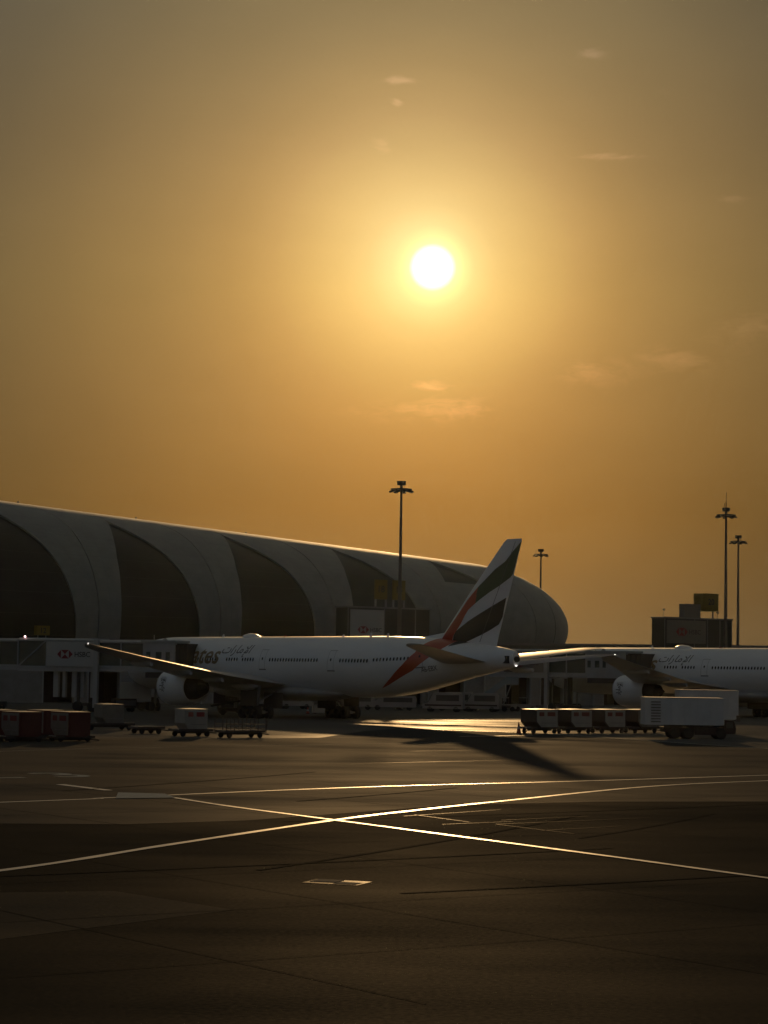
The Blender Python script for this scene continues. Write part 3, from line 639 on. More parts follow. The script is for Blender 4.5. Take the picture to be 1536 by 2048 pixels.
def make_aircraft(loc, rz, label, reg):
    r = thing('airliner', loc, rz, label, 'airliner', 'white wide-body jets parked at the gates')
    st = [0, .05, .15, .3, .5, .8, 1.2, 1.8, 2.5, 3.3, 4.2, 5.2, 6.3, 7.5, 9, 10.5, 12, 14] + [14+2.4*i for i in range(1, 15)] + [50, 51.5, 53, 54.5, 56, 57.5, 59, 60.5, 62, 63.5, 65, 66.5, 68, 69.5, 71, 72, 73, 73.5, 73.9]
    fz = MB().loft([[fus(s, 2*math.pi*i/56) for i in range(56)] for s in st]).build('fuselage', M_WHITE, r, smooth=50)
    MB().lathe([(0, .30), (.25, .28), (.26, .1)], (37.1-73.85, 0, 6.45), (-1, 0, 0), 16).build('exhaust_outlet', M_BLACK, fz, smooth=40)
    MB().box(-36.4, -35.2, .36, .66, 6.05, 6.75).build('exhaust_shroud', M_BLACK, fz)
    # belly fairing
    bf = [[Vector((37.1-s, .92*w*math.cos(t), 2.80+.9*h*math.sin(t))) for t in [2*math.pi*i/28 for i in range(28)]] for s, w, h in
          ((20.5, .5, .2), (23, 2.5, .75), (27, 3.15, 1.0), (38, 3.2, 1.05), (43, 2.8, .9), (47, 1.6, .45), (49, .4, .1))]
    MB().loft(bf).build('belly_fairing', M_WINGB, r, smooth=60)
    for sgn in (1, -1):
        wr = [[Vector((v.x, v.y*sgn, v.z)) for v in ring] for ring in surface(WING, .11, .012)]
        w = MB().loft(wr).build('wing', M_WING if sgn > 0 else M_NOGLINT, r, smooth=50)
        for (y, te, z) in ((6.6, 38.2, 3.55), (11.6, 39.4, 4.25), (17.2, 42.6, 4.95), (23.6, 46.0, 5.75)):
            k = 1 if y < 10 else .8
            fr = [[Vector((37.1-(te-4.2*k+t), y*sgn+.28*k*q*math.cos(a), z-.18-.12*q+.38*k*q*math.sin(a))) for a in [2*math.pi*i/10 for i in range(10)]] for t, q in ((0, .1), (1.2, .85), (3, 1), (4.4, .7), (5.3*k, .12))]
            MB().loft(fr).build('flap_fairing', M_WING, w, smooth=50)
        MB().lathe([(-.1, .02), (0, .06), (.12, .06), (.2, .02)], (37.1-50.4, 32.3*sgn, 7.3), (-1, 0, 0), 8).build('tip_lamp_glint', M_TIP, w, smooth=50)  # glow put in for the glint at the wingtip
        s_ = [[Vector((v.x, v.y*sgn, v.z)) for v in ring] for ring in surface(STAB, .1)]
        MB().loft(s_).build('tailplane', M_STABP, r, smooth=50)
        # engine
        ey, ez, ax = 9.6*sgn, 3.1, Vector((-1, 0, 0)); ex0 = 37.1-26.4
        en = MB().lathe([(1.0, 1.62), (.35, 1.60), (.08, 1.68), (0, 1.76), (.06, 1.84), (.4, 1.93), (1.2, 1.99), (2.6, 1.99), (4.0, 1.86), (5.4, 1.62), (5.4, 1.56), (4.4, 1.62)], (ex0, ey, ez), ax, 40).build('engine', M_WHITE, r, smooth=50)
        MB().lathe([(-.01, 1.69), (-.02, 1.77), (.07, 1.856), (.20, 1.895), (.20, 1.88)], (ex0, ey, ez), ax, 40).build('inlet_lip', M_METAL, en, smooth=50)
        MB().lathe([(4.2, 1.3), (5.0, 1.28), (5.9, 1.05), (6.7, .80), (6.7, .72), (6.2, .74)], (ex0, ey, ez), ax, 32).build('core_nozzle', M_DARKMETAL, en, smooth=50)
        MB().lathe([(6.0, .5), (6.8, .42), (7.6, .2), (7.9, .03)], (ex0, ey, ez), ax, 20).build('exhaust_cone', M_DARKMETAL, en, smooth=50)
        MB().lathe([(4.35, 1.3), (4.38, 1.6)], (ex0, ey, ez), ax, 32).build('duct_wall', M_BLACK, en)
        MB().lathe([(1.0, .02), (1.02, 1.62)], (ex0, ey, ez), ax, 32).build('fan_back', M_BLACK, en)
        fm = MB()
        for i in range(22):
            t = 2*math.pi*i/22; t2 = t+.2
            fm.add([(ex0-.95, ey+.45*math.cos(t), ez+.45*math.sin(t)), (ex0-.70, ey+.45*math.cos(t2), ez+.45*math.sin(t2)), (ex0-.60, ey+1.58*math.cos(t2), ez+1.58*math.sin(t2)), (ex0-.95, ey+1.58*math.cos(t), ez+1.58*math.sin(t))], [(0, 1, 2, 3)])
        fm.build('fan_blades', M_DARKMETAL, en)
        MB().lathe([(.35, .02), (.5, .22), (.8, .42), (1.0, .46)], (ex0, ey, ez), ax, 20).build('spinner', M_DARKMETAL, en, smooth=50)
        pp = []
        for s, z0, z1, w_ in ((27.6, 5.02, 5.10, .05), (28.6, 4.9, 5.35, .22), (30.5, 4.4, 5.25, .26), (33.5, 3.9, 4.75, .24), (36.0, 4.0, 4.4, .06)):
            pp.append([Vector((37.1-s, ey+a*w_, b)) for a, b in ((-1, z0), (1, z0), (1, z1), (-1, z1))])
        MB().loft(pp).build('pylon', M_WHITE, en, smooth=35)
        MB().box(ex0-2.2, ex0-1.2, ey+sgn*1.85-.03, ey+sgn*1.85+.03, ez+.85, ez+1.1).build('nacelle_chine', M_WHITE, en)
        # main gear
        gy = 5.5*sgn
        gm = MB(); gm.cyl((0, gy, .68), (-.1, gy*.93, 3.4), .21, n=12); gm.cyl((.2, gy, 1.0), (2.6, gy*.85, 3.1), .09, n=8); gm.cyl((0, gy, 1.6), (.1, gy*.45, 3.0), .10, n=8)
        gm.box(-1.7, 1.7, gy-.16, gy+.16, .52, .84)
        for x in (-1.45, 0, 1.45): gm.cyl((x, gy-.75, .67), (x, gy+.75, .67), .09, n=8)
        gear = gm.build('main_gear', M_STEEL, r, smooth=40)
        MB().box(-1.7, 1.5, gy+sgn*.95-.03, gy+sgn*.95+.03, 1.30, 3.2).build('gear_door', M_WINGD, gear); MB().box(-1.9, 1.7, gy-sgn*2.1-.03, gy-sgn*2.1+.03, 1.05, 2.7).build('gear_door', M_WINGD, gear)
        whl = None
        for x in (-1.45, 0, 1.45):
            for dy in (-.7, .7):
                if whl is None:
                    whl = MB().lathe([(-.27, .30), (-.28, .56), (-.18, .69), (.18, .69), (.28, .56), (.27, .30), (.12, .26), (-.12, .26)], (0, 0, 0), (0, 1, 0), 24).build('wheel', M_TYRE, gear, smooth=40); whl.location = (x, gy+dy, .66)
                else: obj_of('wheel', whl, gear, (x, gy+dy, .66))
    # nose gear
    ng = MB(); ng.cyl((31.2, 0, .6), (31.0, 0, 3.0), .14, n=10); ng.cyl((31.2, -.45, .55), (31.2, .45, .55), .08, n=8)
    ngo = ng.build('nose_gear', M_STEEL, r, smooth=40)
    for y in (-.38, .38): MB().lathe([(-.16, .2), (-.17, .4), (-.1, .53), (.1, .53), (.17, .4), (.16, .2)], (31.2, y, .54), (0, 1, 0), 20).build('wheel', M_TYRE, ngo, smooth=40)
    # fin
    fn = MB().loft(surface(FIN, .09, 0, True)).build('tail_fin', M_WHITE, r, smooth=50)
    df = [[Vector((37.1-s, y, z)) for y, z in ((-w_, 7.6), (w_, 7.6), (.02, t_), (-.02, t_))] for s, w_, t_ in ((58.5, .06, 8.50), (60.5, .16, 8.70), (62.6, .25, 8.95), (64, .3, 9.3))]
    MB().loft(df).build('dorsal_fin', M_WHITE, fn, smooth=40)
    for sgn in (1, -1):
        f = lambda s, z: Vector((37.1-s, sgn*(fin_half(s, z)+.012), z))
        for poly, m_, nm in ((BAND_GREEN, M_GREEN, 'green_band'), (FIN_RED, M_RED, 'red_band'), (FIN_BLACK, M_BLACK, 'black_band')):
            wrap(flat_bm([poly]), f, (.35, .5), nm, m_, fn)
        g_ = lambda s, p: fus(s, D2R(p)*sgn, .012)
        wrap(flat_bm([FUS_RED]), g_, (.5, 4), 'red_band', M_RED, fz)
        wrap(flat_bm([FUS_BLACK]), g_, (.4, 4), 'black_band', M_BLACK, fz)
    MB().box(37.1-74.3, 37.1-74.25, -.03, .03, 8.0, 17.0) if False else None
    # rudder hinge line
    hl = [(70.3, 8.1), (72.75, 16.9)]
    for sgn in (1, -1):
        wrap(flat_bm([[(68.6, 8.05), (68.68, 8.05), (73.72, 17.4), (73.66, 17.4)]]), lambda s, z: Vector((37.1-s, sgn*(fin_half(s, z)+.018), z)), (.6, .8), 'hinge_line', M_GREYMARK, fn)
    # cabin windows (port side is the one seen)
    wb = None
    def rr_poly(cx, cy, w_, h_):
        k = .3; return [(cx-w_/2+w_*k, cy-h_/2), (cx+w_/2-w_*k, cy-h_/2), (cx+w_/2, cy-h_/2+h_*k), (cx+w_/2, cy+h_/2-h_*k), (cx+w_/2-w_*k, cy+h_/2), (cx-w_/2+w_*k, cy+h_/2), (cx-w_/2, cy+h_/2-h_*k), (cx-w_/2, cy-h_/2+h_*k)]
    wm = flat_bm([rr_poly(0, 0, .27, .40)])
    win0 = decal(wm, lambda u, v: Vector((u, 3.112*math.sin(D2R(79.0)-v/3.1), 5.55+3.112*math.cos(D2R(79.0)-v/3.1))), 'window', M_WINDOW, fz)
    first = True
    for s0, s1 in ((11.5, 16.5), (20.3, 25.6), (27.0, 29.2), (30.3, 32.6), (35.8, 45.3), (49.1, 54.4)):
        n = int((s1-s0)/.533)+1
        for i in range(n):
            x = 37.1-(s0+i*.533)
            if first: win0.location.x = x; first = False
            else: obj_of('window', win0, fz, (x, 0, 0))
    for i in range(11):                                     # aft rows follow the taper
        s = 54.9+i*.533; sc_ = prs(s)
        decal(flat_bm([rr_poly(s, 78.4, .27, 7.4)]), lambda u, v: fus(u, D2R(v), .012), 'window', M_WINDOW, fz)
    # doors
    for s, ph0, ph1, w_ in ((7.9, 60, 98, 1.05), (18.2, 59, 97, 1.05), (34.3, 59, 97, 1.05), (47.4, 60, 97.5, 1.05), (61.9, 52.5, 100, 1.0)):
        f = fmap(.010)
        d = wrap(flat_bm([[(s-w_/2, ph0), (s+w_/2, ph0), (s+w_/2, ph1), (s-w_/2, ph1)]]), f, (0, 6), 'door', M_WHITE, fz)
        fr = []
        for a_, b_, c_, e_ in ((s-w_/2-.05, s-w_/2, ph0, ph1), (s+w_/2, s+w_/2+.05, ph0, ph1)): fr.append([(a_, c_), (b_, c_), (b_, e_), (a_, e_)])
        wrap(flat_bm(fr), f, (0, 6), 'door_seal', M_WINGB, d)
        decal(flat_bm([[(s-w_*.55, ph1+.2), (s+w_*.75, ph1+.2), (s+w_*.75, ph1+2.4), (s-w_*.55, ph1+2.4)]]), f, 'sill_plate', M_GREYMARK, d)
        decal(flat_bm([[(s-w_*.55, ph0-1.6), (s+w_*.75, ph0-1.6), (s+w_*.75, ph0-.4), (s-w_*.55, ph0-.4)]]), f, 'marking', M_WINGB, d)
        decal(flat_bm([rr_poly(s, (ph0+ph1)/2-1, .25, 6)]), fmap(.014), 'door_window', M_WINDOW, d)
    # titles: gold latin title, arabic title, registration (port side, reading nose to tail)
    tb = text_bm('Emirates', 3.0, shear=.25, bold=.035)
    e = extent(tb); k = (25.4-12.3)/(e[1]-e[0])
    wrap(tb, lambda u, v: fus(25.4-(e[1]-u)*k, D2R(69)-v*1.0/3.1, .014), (1, .3), 'title_lettering', M_GOLD, fz, smooth=None)
    tb = text_bm('\uFE95\uFE8D\uFEAD\uFE8E\uFEE3\uFEF9\uFE8D', 2.3, bold=.015, shear=.25)
    e2 = extent(tb); k2 = (31.6-25.5)/(e2[1]-e2[0]); k3 = 1.55/(e2[3]-e2[2])
    wrap(tb, lambda u, v: fus(28.55+u*k2, D2R(60.5)-v*k3/3.1, .014), (1, .3), 'title_lettering', M_GREYMARK, fz, smooth=None)
    tb = text_bm(reg, .85, bold=.01)
    wrap(tb, lambda u, v: fus(63.2+u*.8, D2R(107)-v/2.6, .014), (.8, .3), 'registration', M_GREYMARK, fz, smooth=None)
    tb = text_bm('\uFE95\uFE8D\uFEAD\uFE8E\uFEE3\uFEF9\uFE8D', .8, bold=.03, rot=math.pi/2, sx=.8, sy=2.0)
    wrap(tb, lambda u, v: Vector((37.1-(28.0+u*.7), 9.6+2.0*math.sin(D2R(90)-v/2), 3.15+2.0*math.cos(D2R(90)-v/2))), (.5, .3), 'engine_lettering', M_GREYMARK, fz, smooth=None)
    # crown antennas
    d_ = [[Vector((37.1-s, w_*math.cos(t), 8.62+h_*max(math.sin(t), -.1))) for t in [2*math.pi*i/16 for i in range(16)]] for s, w_, h_ in ((25.7, .15, .05), (26.1, .55, .30), (26.9, .65, .42), (27.8, .6, .36), (28.7, .3, .12), (29.0, .05, .02))]
    MB().loft(d_).build('antenna_dome', M_WHITE, fz, smooth=50)
    for s, h_ in ((45.0, .22), (50.0, .35), (53.0, .30), (21, .3)):
        MB().prism([(37.1-s-.35, 8.6), (37.1-s+.15, 8.6), (37.1-s-.1, 8.65+h_), (37.1-s-.3, 8.65+h_)], 'y', -.03, .03).build('blade_antenna', M_WHITE, fz)
    MB().box(-.1, .1, -.1, .1, 0, .16).build('beacon', M_LOGO, fz).location = (37.1-34, 0, 8.62)
    # tail lamp, its glow put in for a sun glint
    MB().lathe([(0, .02), (.06, .06), (.14, .06), (.18, .02)], (37.1-73.95, .1, 5.85), (-1, 0, 0), 8).build('tail_lamp_glint', M_TIP, fz)
    # cockpit
    wrap(flat_bm([[(2.0, 12), (3.2, 12), (3.5, 40), (2.5, 56), (1.9, 50)]]), fmap(.012), (.3, 6), 'cockpit_window', M_WINDOW, fz)
    wrap(flat_bm([[(2.0, -12), (3.2, -12), (3.5, -40), (2.5, -56), (1.9, -50)]]), fmap(.012), (.3, 6), 'cockpit_window', M_WINDOW, fz)
    return r
HEAD = D2R(125)
plane1 = make_aircraft((-8.6, 242, 0), HEAD, 'near white jet, whole tail fin with red, green and black bands in view', 'A6-EBX')
plane2 = make_aircraft((44.5, 285, 0), HEAD, 'farther white jet cut off by the right edge behind the box trucks', 'A6-ECB')

# ================================================================== JET BRIDGES
def frame_along(p0, p1):
    d = Vector((p1[0]-p0[0], p1[1]-p0[1], 0)); return math.atan2(d.y, d.x), d.length
def bridge(name, p_far, p_cab, rzcab, label, sections, cabw, zf=4.85, zt=8.05, posts=(), panel=None, wheels=None):
    """tunnel runs from p_far to p_cab; local x along it, -y faces the camera"""
    rz, Lg = frame_along(p_far, p_cab)
    r = thing('jet_bridge', (p_far[0], p_far[1], 0), rz, label, 'jet bridge', 'passenger boarding bridges')
    for (x0_, x1_, kind, w_, inset) in sections:
        b_, t_ = zf+inset, zt-inset
        MB().box(x0_, x1_, -w_/2, w_/2, b_-.35, b_).build('floor_beam', M_BRIDGE, r)
        rf = MB(); rf.prism([(-w_/2-.12, t_), (w_/2+.12, t_), (w_/2-.3, t_+.22), (-w_/2+.3, t_+.22)], 'x', x0_, x1_); rf.build('roof', M_BRIDGE, r)
        if kind == 'solid':
            MB().box(x0_, x1_, -w_/2, w_/2, b_+.002, t_-.002).build('side_wall', M_BRIDGE, r)
            n = max(1, int((x1_-x0_)/1.2))
            for i in range(n+1):
                x = x0_+(x1_-x0_)*i/n
                MB().box(x-.04, x+.04, -w_/2-.05, -w_/2-.002, b_+.05, t_-.05).build('wall_rib', M_BRIDGE, r)
        else:
            n = max(1, round((x1_-x0_)/2.5)); wd = (x1_-x0_)/n
            for i in range(n):
                xa, xb = x0_+i*wd, x0_+(i+1)*wd
                for sy in (-1, 1):
                    MB().box(xa+.06, xb-.06, sy*(w_/2-.06)-.03, sy*(w_/2-.06)+.03, b_+.25, t_-.15).build('glass_pane', M_BGLASS, r)
            for sy in (-1, 1):
                fm = MB()
                for i in range(n+1):
                    x = x0_+i*wd
                    fm.box(x-.07, x+.07, sy*w_/2-.08, sy*w_/2+.08, b_+.001, t_-.001)
                if kind == 'truss':
                    for i in range(n): fm.bar((x0_+i*wd+.1, sy*(w_/2+.05), b_+.2), (x0_+(i+1)*wd-.1, sy*(w_/2+.05), t_-.1), .12)
                fm.box(x0_+.05, x1_-.05, sy*w_/2-.05, sy*w_/2+.05, b_+.02, b_+.24); fm.box(x0_+.05, x1_-.05, sy*w_/2-.05, sy*w_/2+.05, t_-.14, t_-.01)
                fm.build('frame', M_BRIDGE, r)
    for x in posts: MB().box(x-.26, x+.26, -2.0, -1.55, .5, zt+.1).build('lift_column', M_BRIDGE, r)
    if wheels is not None:
        x = wheels
        wm = MB(); wm.box(x-1.6, x+1.6, -1.5, 1.5, .65, 1.0); wm.box(x-.25, x+.25, 1.1, 1.6, .5, zt-.3)
        for dx in (-1.0, 1.0): wm.box(x+dx-.12, x+dx+.12, -1.3, -1.0, 1.0, zf-.4)
        bo = wm.build('wheel_bogie', M_DOLLY, r)
        for dx in (-.9, .9):
            MB().lathe([(-.25, .2), (-.26, .5), (-.15, .6), (.15, .6), (.26, .5), (.25, .2)], (x+dx, -1.5, .6), (0, 1, 0), 18).build('wheel', M_TYRE, bo, smooth=40)
    if panel:
        xc, w_, h_, zc, lw, m_ = panel
        bank_sign(r, w_, h_, -1.75, xc, zc, lw, m_, logo_off=-.12)
    # cab
    cx, cw, cd_ = cabw
    body = MB(); body.box(cx, cx+cw*.72, -1.9, 1.9, zf-.25, zt-.15); cab = body.build('cab', M_BRIDGE, r)
    MB().box(cx-.3, cx+cw*.74, -2.05, 2.05, zt-.148, zt+.1).build('roof', M_BRIDGE, cab)
    for x, w_ in ((.35, .5), (1.5, .7), (2.7, .5)):
        if x+w_ < cw*.7: MB().box(cx+x, cx+x+w_, -1.93, -1.905, zf+1.1, zf+2.0).build('window', M_BGLASS, cab)
    MB().box(cx+cw*.25, cx+cw*.36, -1.94, -1.904, zf-.1, zf+.9).build('hatch', M_POST, cab)
    bl = MB()
    for i in range(6):
        xx = cx+cw*.72+.003+i*cw*.046; s_ = 0 if i % 2 else .12
        bl.box(xx, xx+cw*.045, -1.9+s_, 1.9-s_, zf-.1+s_, zt-.25-s_)
    bl.build('bellows', M_RUBBER, cab)
    MB().box(cx+.2, cx+cw*.7, -1.7, 1.7, zf-.9, zf-.253).build('under_frame', M_DOLLY, cab)
    MB().cyl((cx+.6, -.4, zt+.1), (cx+.6, -.4, zt+.7), .05, n=6).build('antenna', M_POST, cab)
    MB().cyl((cx+2.2, -1.0, zt+.1), (cx+2.2, -1.0, zt+.35), .3, .12, n=10).build('beacon_base', M_POST, cab)
    return r
b1 = bridge('b1', (-52.0, 264.5), (-26.8, 256.2), 0, 'glass jet bridge at far left with white bank panel, reaching the near jet', 
            [(-8, 11.7, 'glass', 2.9, .10), (11.7, 15.3, 'truss', 3.1, .0), (15.3, 21.7, 'solid', 3.1, .02), (21.7, 27.2, 'glass', 2.8, .14)], (27.4, 5.3, 0),
            posts=(21.6,), panel=(18.4, 6.0, 2.75, 6.45, 1.95, M_SIGNW), wheels=20.2)
MB().lathe([(0, .02), (.02, .11), (.16, .11), (.2, .02)], (12.5, -1.5, 8.3), (0, 0, 1), 10).build('bridge_roof_glint', M_ROOFGLINT, b1)  # small glowing bulb added for the glint on the roof
vb = MB()
for i in range(5): vb.box(15.9+i*1.15, 15.9+i*1.15+(.35 if i % 2 else .6), -.9, -.4, 1.6, 4.6)
vb.build('service_column', M_BRIDGE, b1)
b2 = bridge('b2', (4.0, 318.0), (28.0, 298.5), 0, 'grey jet bridge in the gap right of the near tail, ending at the far jet',
            [(-3, 15.0, 'glass', 2.8, .1), (15.0, 24.2, 'solid', 3.1, .0), (24.2, 30.4, 'glass', 2.8, .12)], (30.6, 8.6, 0), posts=(24.4,), panel=(20.6, 6.4, 2.5, 6.45, 2.0, M_SIGNG), wheels=26)

# ================================================================== APRON VEHICLES AND CONTAINERS
def wheel_set(parent, xs, ys, r_, w_=.16, mat_=None, name='wheel'):
    src = None
    for x in xs:
        for y in ys:
            if src is None:
                src = MB().lathe([(-w_, r_*.45), (-w_, r_*.85), (-w_*.6, r_), (w_*.6, r_), (w_, r_*.85), (w_, r_*.45)], (0, 0, 0), (0, 1, 0), 16).build(name, mat_ or M_TYRE, parent, smooth=40)
                src.location = (x, y, r_)
            else: obj_of(name, src, parent, (x, y, r_))
def make_dolly(a, c, rz, label, group='low baggage dollies under the containers', rails=False, L_=2.9, deck=.52):
    r = thing('dolly', S(a, c), rz, label, 'dolly', group)
    dm = MB(); dm.box(-L_/2, L_/2, -.85, .85, deck-.12, deck)
    for y in (-.85, .8): dm.box(-L_/2, L_/2, y, y+.06, deck+.001, deck+.07)
    dm.box(-L_/2+.3, L_/2-.3, -.08, .08, deck-.28, deck-.121)
    dm.build('deck', M_DOLLY, r)
    ro = MB()
    for i in range(7): ro.cyl((-L_/2+.25+i*(L_-.5)/6, -.75, deck+.03), (-L_/2+.25+i*(L_-.5)/6, .75, deck+.03), .04, n=6)
    ro.build('rollers', M_STEEL, r)
    wheel_set(r, (-L_/2+.45, L_/2-.45), (-.62, .62), .22, .08)
    MB().bar((L_/2, 0, deck-.2), (L_/2+.75, 0, deck-.28), .09).build('tow_bar', M_DOLLY, r)
    if rails:
        rm = MB()
        for i in range(6):
            x = -L_/2+.05+i*(L_-.1)/5
            for y in (-.85, .85): rm.bar((x, y, deck+.07), (x, y, deck+.95), .05)
        for y in (-.85, .85):
            rm.bar((-L_/2, y, deck+.5), (L_/2, y, deck+.5), .045); rm.bar((-L_/2, y, deck+.2), (L_/2, y, deck+.2), .045)
            rm.bar((L_/2-.05, y, deck+.07), (L_/2+.15, y, deck+1.05), .05)
        rm.build('rail', M_DOLLY, r)
    return r
def make_uld(a, c, z, rz, label, group, body_m, face_m, logo_m, roof_m=None, flip=False, D=1.53, sx=1):
    r = thing('cargo_container', S(a, c, z), rz, label, 'cargo container', group); r.scale = (sx, 1, 1)
    k = -1 if flip else 1
    prof = [(-.60*k, 0), (1.0*k, 0), (1.0*k, 1.60), (-1.0*k, 1.60), (-1.0*k, .52)]
    if flip: prof = prof[::-1]
    MB().prism(prof, 'y', -D/2, D/2).build('shell', body_m, r)
    # front curtain panel with frame
    fp = [(-.52*k, .08), (.92*k, .08), (.92*k, 1.52), (-.92*k, 1.52), (-.92*k, .56)]
    MB().prism(fp if not flip else fp[::-1], 'y', -D/2-.03, -D/2-.002).build('front_panel', face_m, r)
    for x0_, x1_ in ((-.72, -.28), (.0, .70)):
        MB().box(min(x0_*k, x1_*k), max(x0_*k, x1_*k), -D/2-.045, -D/2-.032, 1.02, 1.36).build('emblem', logo_m, r)
    MB().box(-.5, .8, -D/2-.05, -D/2-.031, .40, .46).build('strap', M_STEEL, r)
    MB().box(.98*k if not flip else -1.03, 1.03 if not flip else -.98, -D/2+.1, D/2-.1, .1, 1.5).build('side_panel', body_m, r)
    tm = MB(); tm.loft([[Vector((x, y, 1.603+.05*(1-(x/1.0)**2)*(1-(2*y/D)**2)**.5 if abs(2*y/D) < 1 else 1.603)) for x in (-1.0, -.7, -.35, 0, .35, .7, 1.0)] for y in [(-D/2)+D*i/6 for i in range(7)]], closed=False)
    tm.build('roof_cover', roof_m or M_TARP, r, smooth=60)
    return r
GR = 'red and white cargo containers parked at the left edge'
k = 0
for row, (c_, a_s, names) in enumerate(((142.6, (66.0, 69.75, 73.5), ('red container cut off by the left edge, front row', 'red container with white front, middle of the front row', 'red container at the right end of the front row')),
                                       (147.6, (66.6, 70.35, 74.1), ('red container behind, leftmost of the back row', 'red container showing only its roof, middle of the back row', 'red container showing only its roof, right end of the back row')))):
    for a_, nm in zip(a_s, names):
        make_uld(a_, c_, .36, D2R(-43), nm, GR, M_ULDR, M_ULDDIM, M_LOGOD, D=1.9).scale = (1.02, 1, 1.06)
        make_dolly(a_, c_, TH, 'dolly under the '+nm.replace('showing only its roof, ', ''), L_=3.0, deck=.355)
GT = 'white cargo containers in the right-hand dolly train'
for a_, nm in ((124.6, 'leftmost container of the right-hand train, beside the cone'), (128.45, 'second container from the left in the right-hand train'),
               (132.3, 'third container from the left in the right-hand train'), (136.15, 'container of the right-hand train half hidden by the box truck')):
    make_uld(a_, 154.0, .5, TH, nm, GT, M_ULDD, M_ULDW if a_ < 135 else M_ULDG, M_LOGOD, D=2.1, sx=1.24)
    make_dolly(a_, 154.0, TH, 'dolly carrying the '+nm, L_=3.2)
make_uld(89.6, 167.0, .52, TH, 'pale grey container with cut corner standing behind the empty dolly', 'loose containers in front of the engine', M_ULDG, M_ULDG, M_ULDG)
make_dolly(89.4, 167.0, TH, 'dolly under the pale grey container behind the empty dolly', L_=4.4)
make_dolly(87.9, 157.6, TH, 'short empty flat dolly between the pale container and the red-marked one', 'loose dollies in front of the engine', L_=2.4)
make_uld(88.2, 151.2, .5, TH, 'white container with red marks on top standing left of the railed dolly', 'loose containers in front of the engine', M_ULDW, M_ULDW, M_LOGO)
make_dolly(88.2, 151.2, TH, 'dolly under the white container with red marks', L_=3.0)
make_dolly(90.6, 147.9, TH, 'empty dolly with open side rails right of the white container', 'loose dollies in front of the engine', rails=True, L_=3.6)

def cone(loc, label, h=.75, flag=False):
    r = thing('traffic_cone', loc, 0, label, 'traffic cone', 'traffic cones on the apron')
    MB().lathe([(0, .2), (h*.35, .14)], (0, 0, .05), (0, 0, 1), 14).build('cone_base', M_ORANGE, r, smooth=40)
    MB().lathe([(h*.35, .14), (h*.6, .095)], (0, 0, .05), (0, 0, 1), 14).build('white_band', M_SIGNW, r, smooth=40)
    MB().lathe([(h*.6, .095), (h, .03)], (0, 0, .05), (0, 0, 1), 14).build('cone_tip', M_ORANGE, r, smooth=40)
    MB().box(-.26, .26, -.26, .26, 0, .05).build('foot', M_TYRE, r)
    return r
cone((11.9, 196.8, .004), 'tall dark cone left of the right-hand container train', .95)
cone((-8.5, 265.6, .004), 'small cone under the near jet beside the pale crate', .75)
cr = thing('crate', (-7.0, 267.5, 0), D2R(10), 'low pale crate on the apron between the main wheels of the near jet', 'crate')
MB().box(-1.0, 1.0, -.7, .7, .12, .95).build('body', M_CREAM, cr); MB().box(-1.05, 1.05, -.75, .75, .953, 1.02).build('lid', M_CREAM, cr)
for x in (-.8, .8): MB().box(x-.1, x+.1, -.7, .7, 0, .118).build('skid', M_DOLLY, cr)

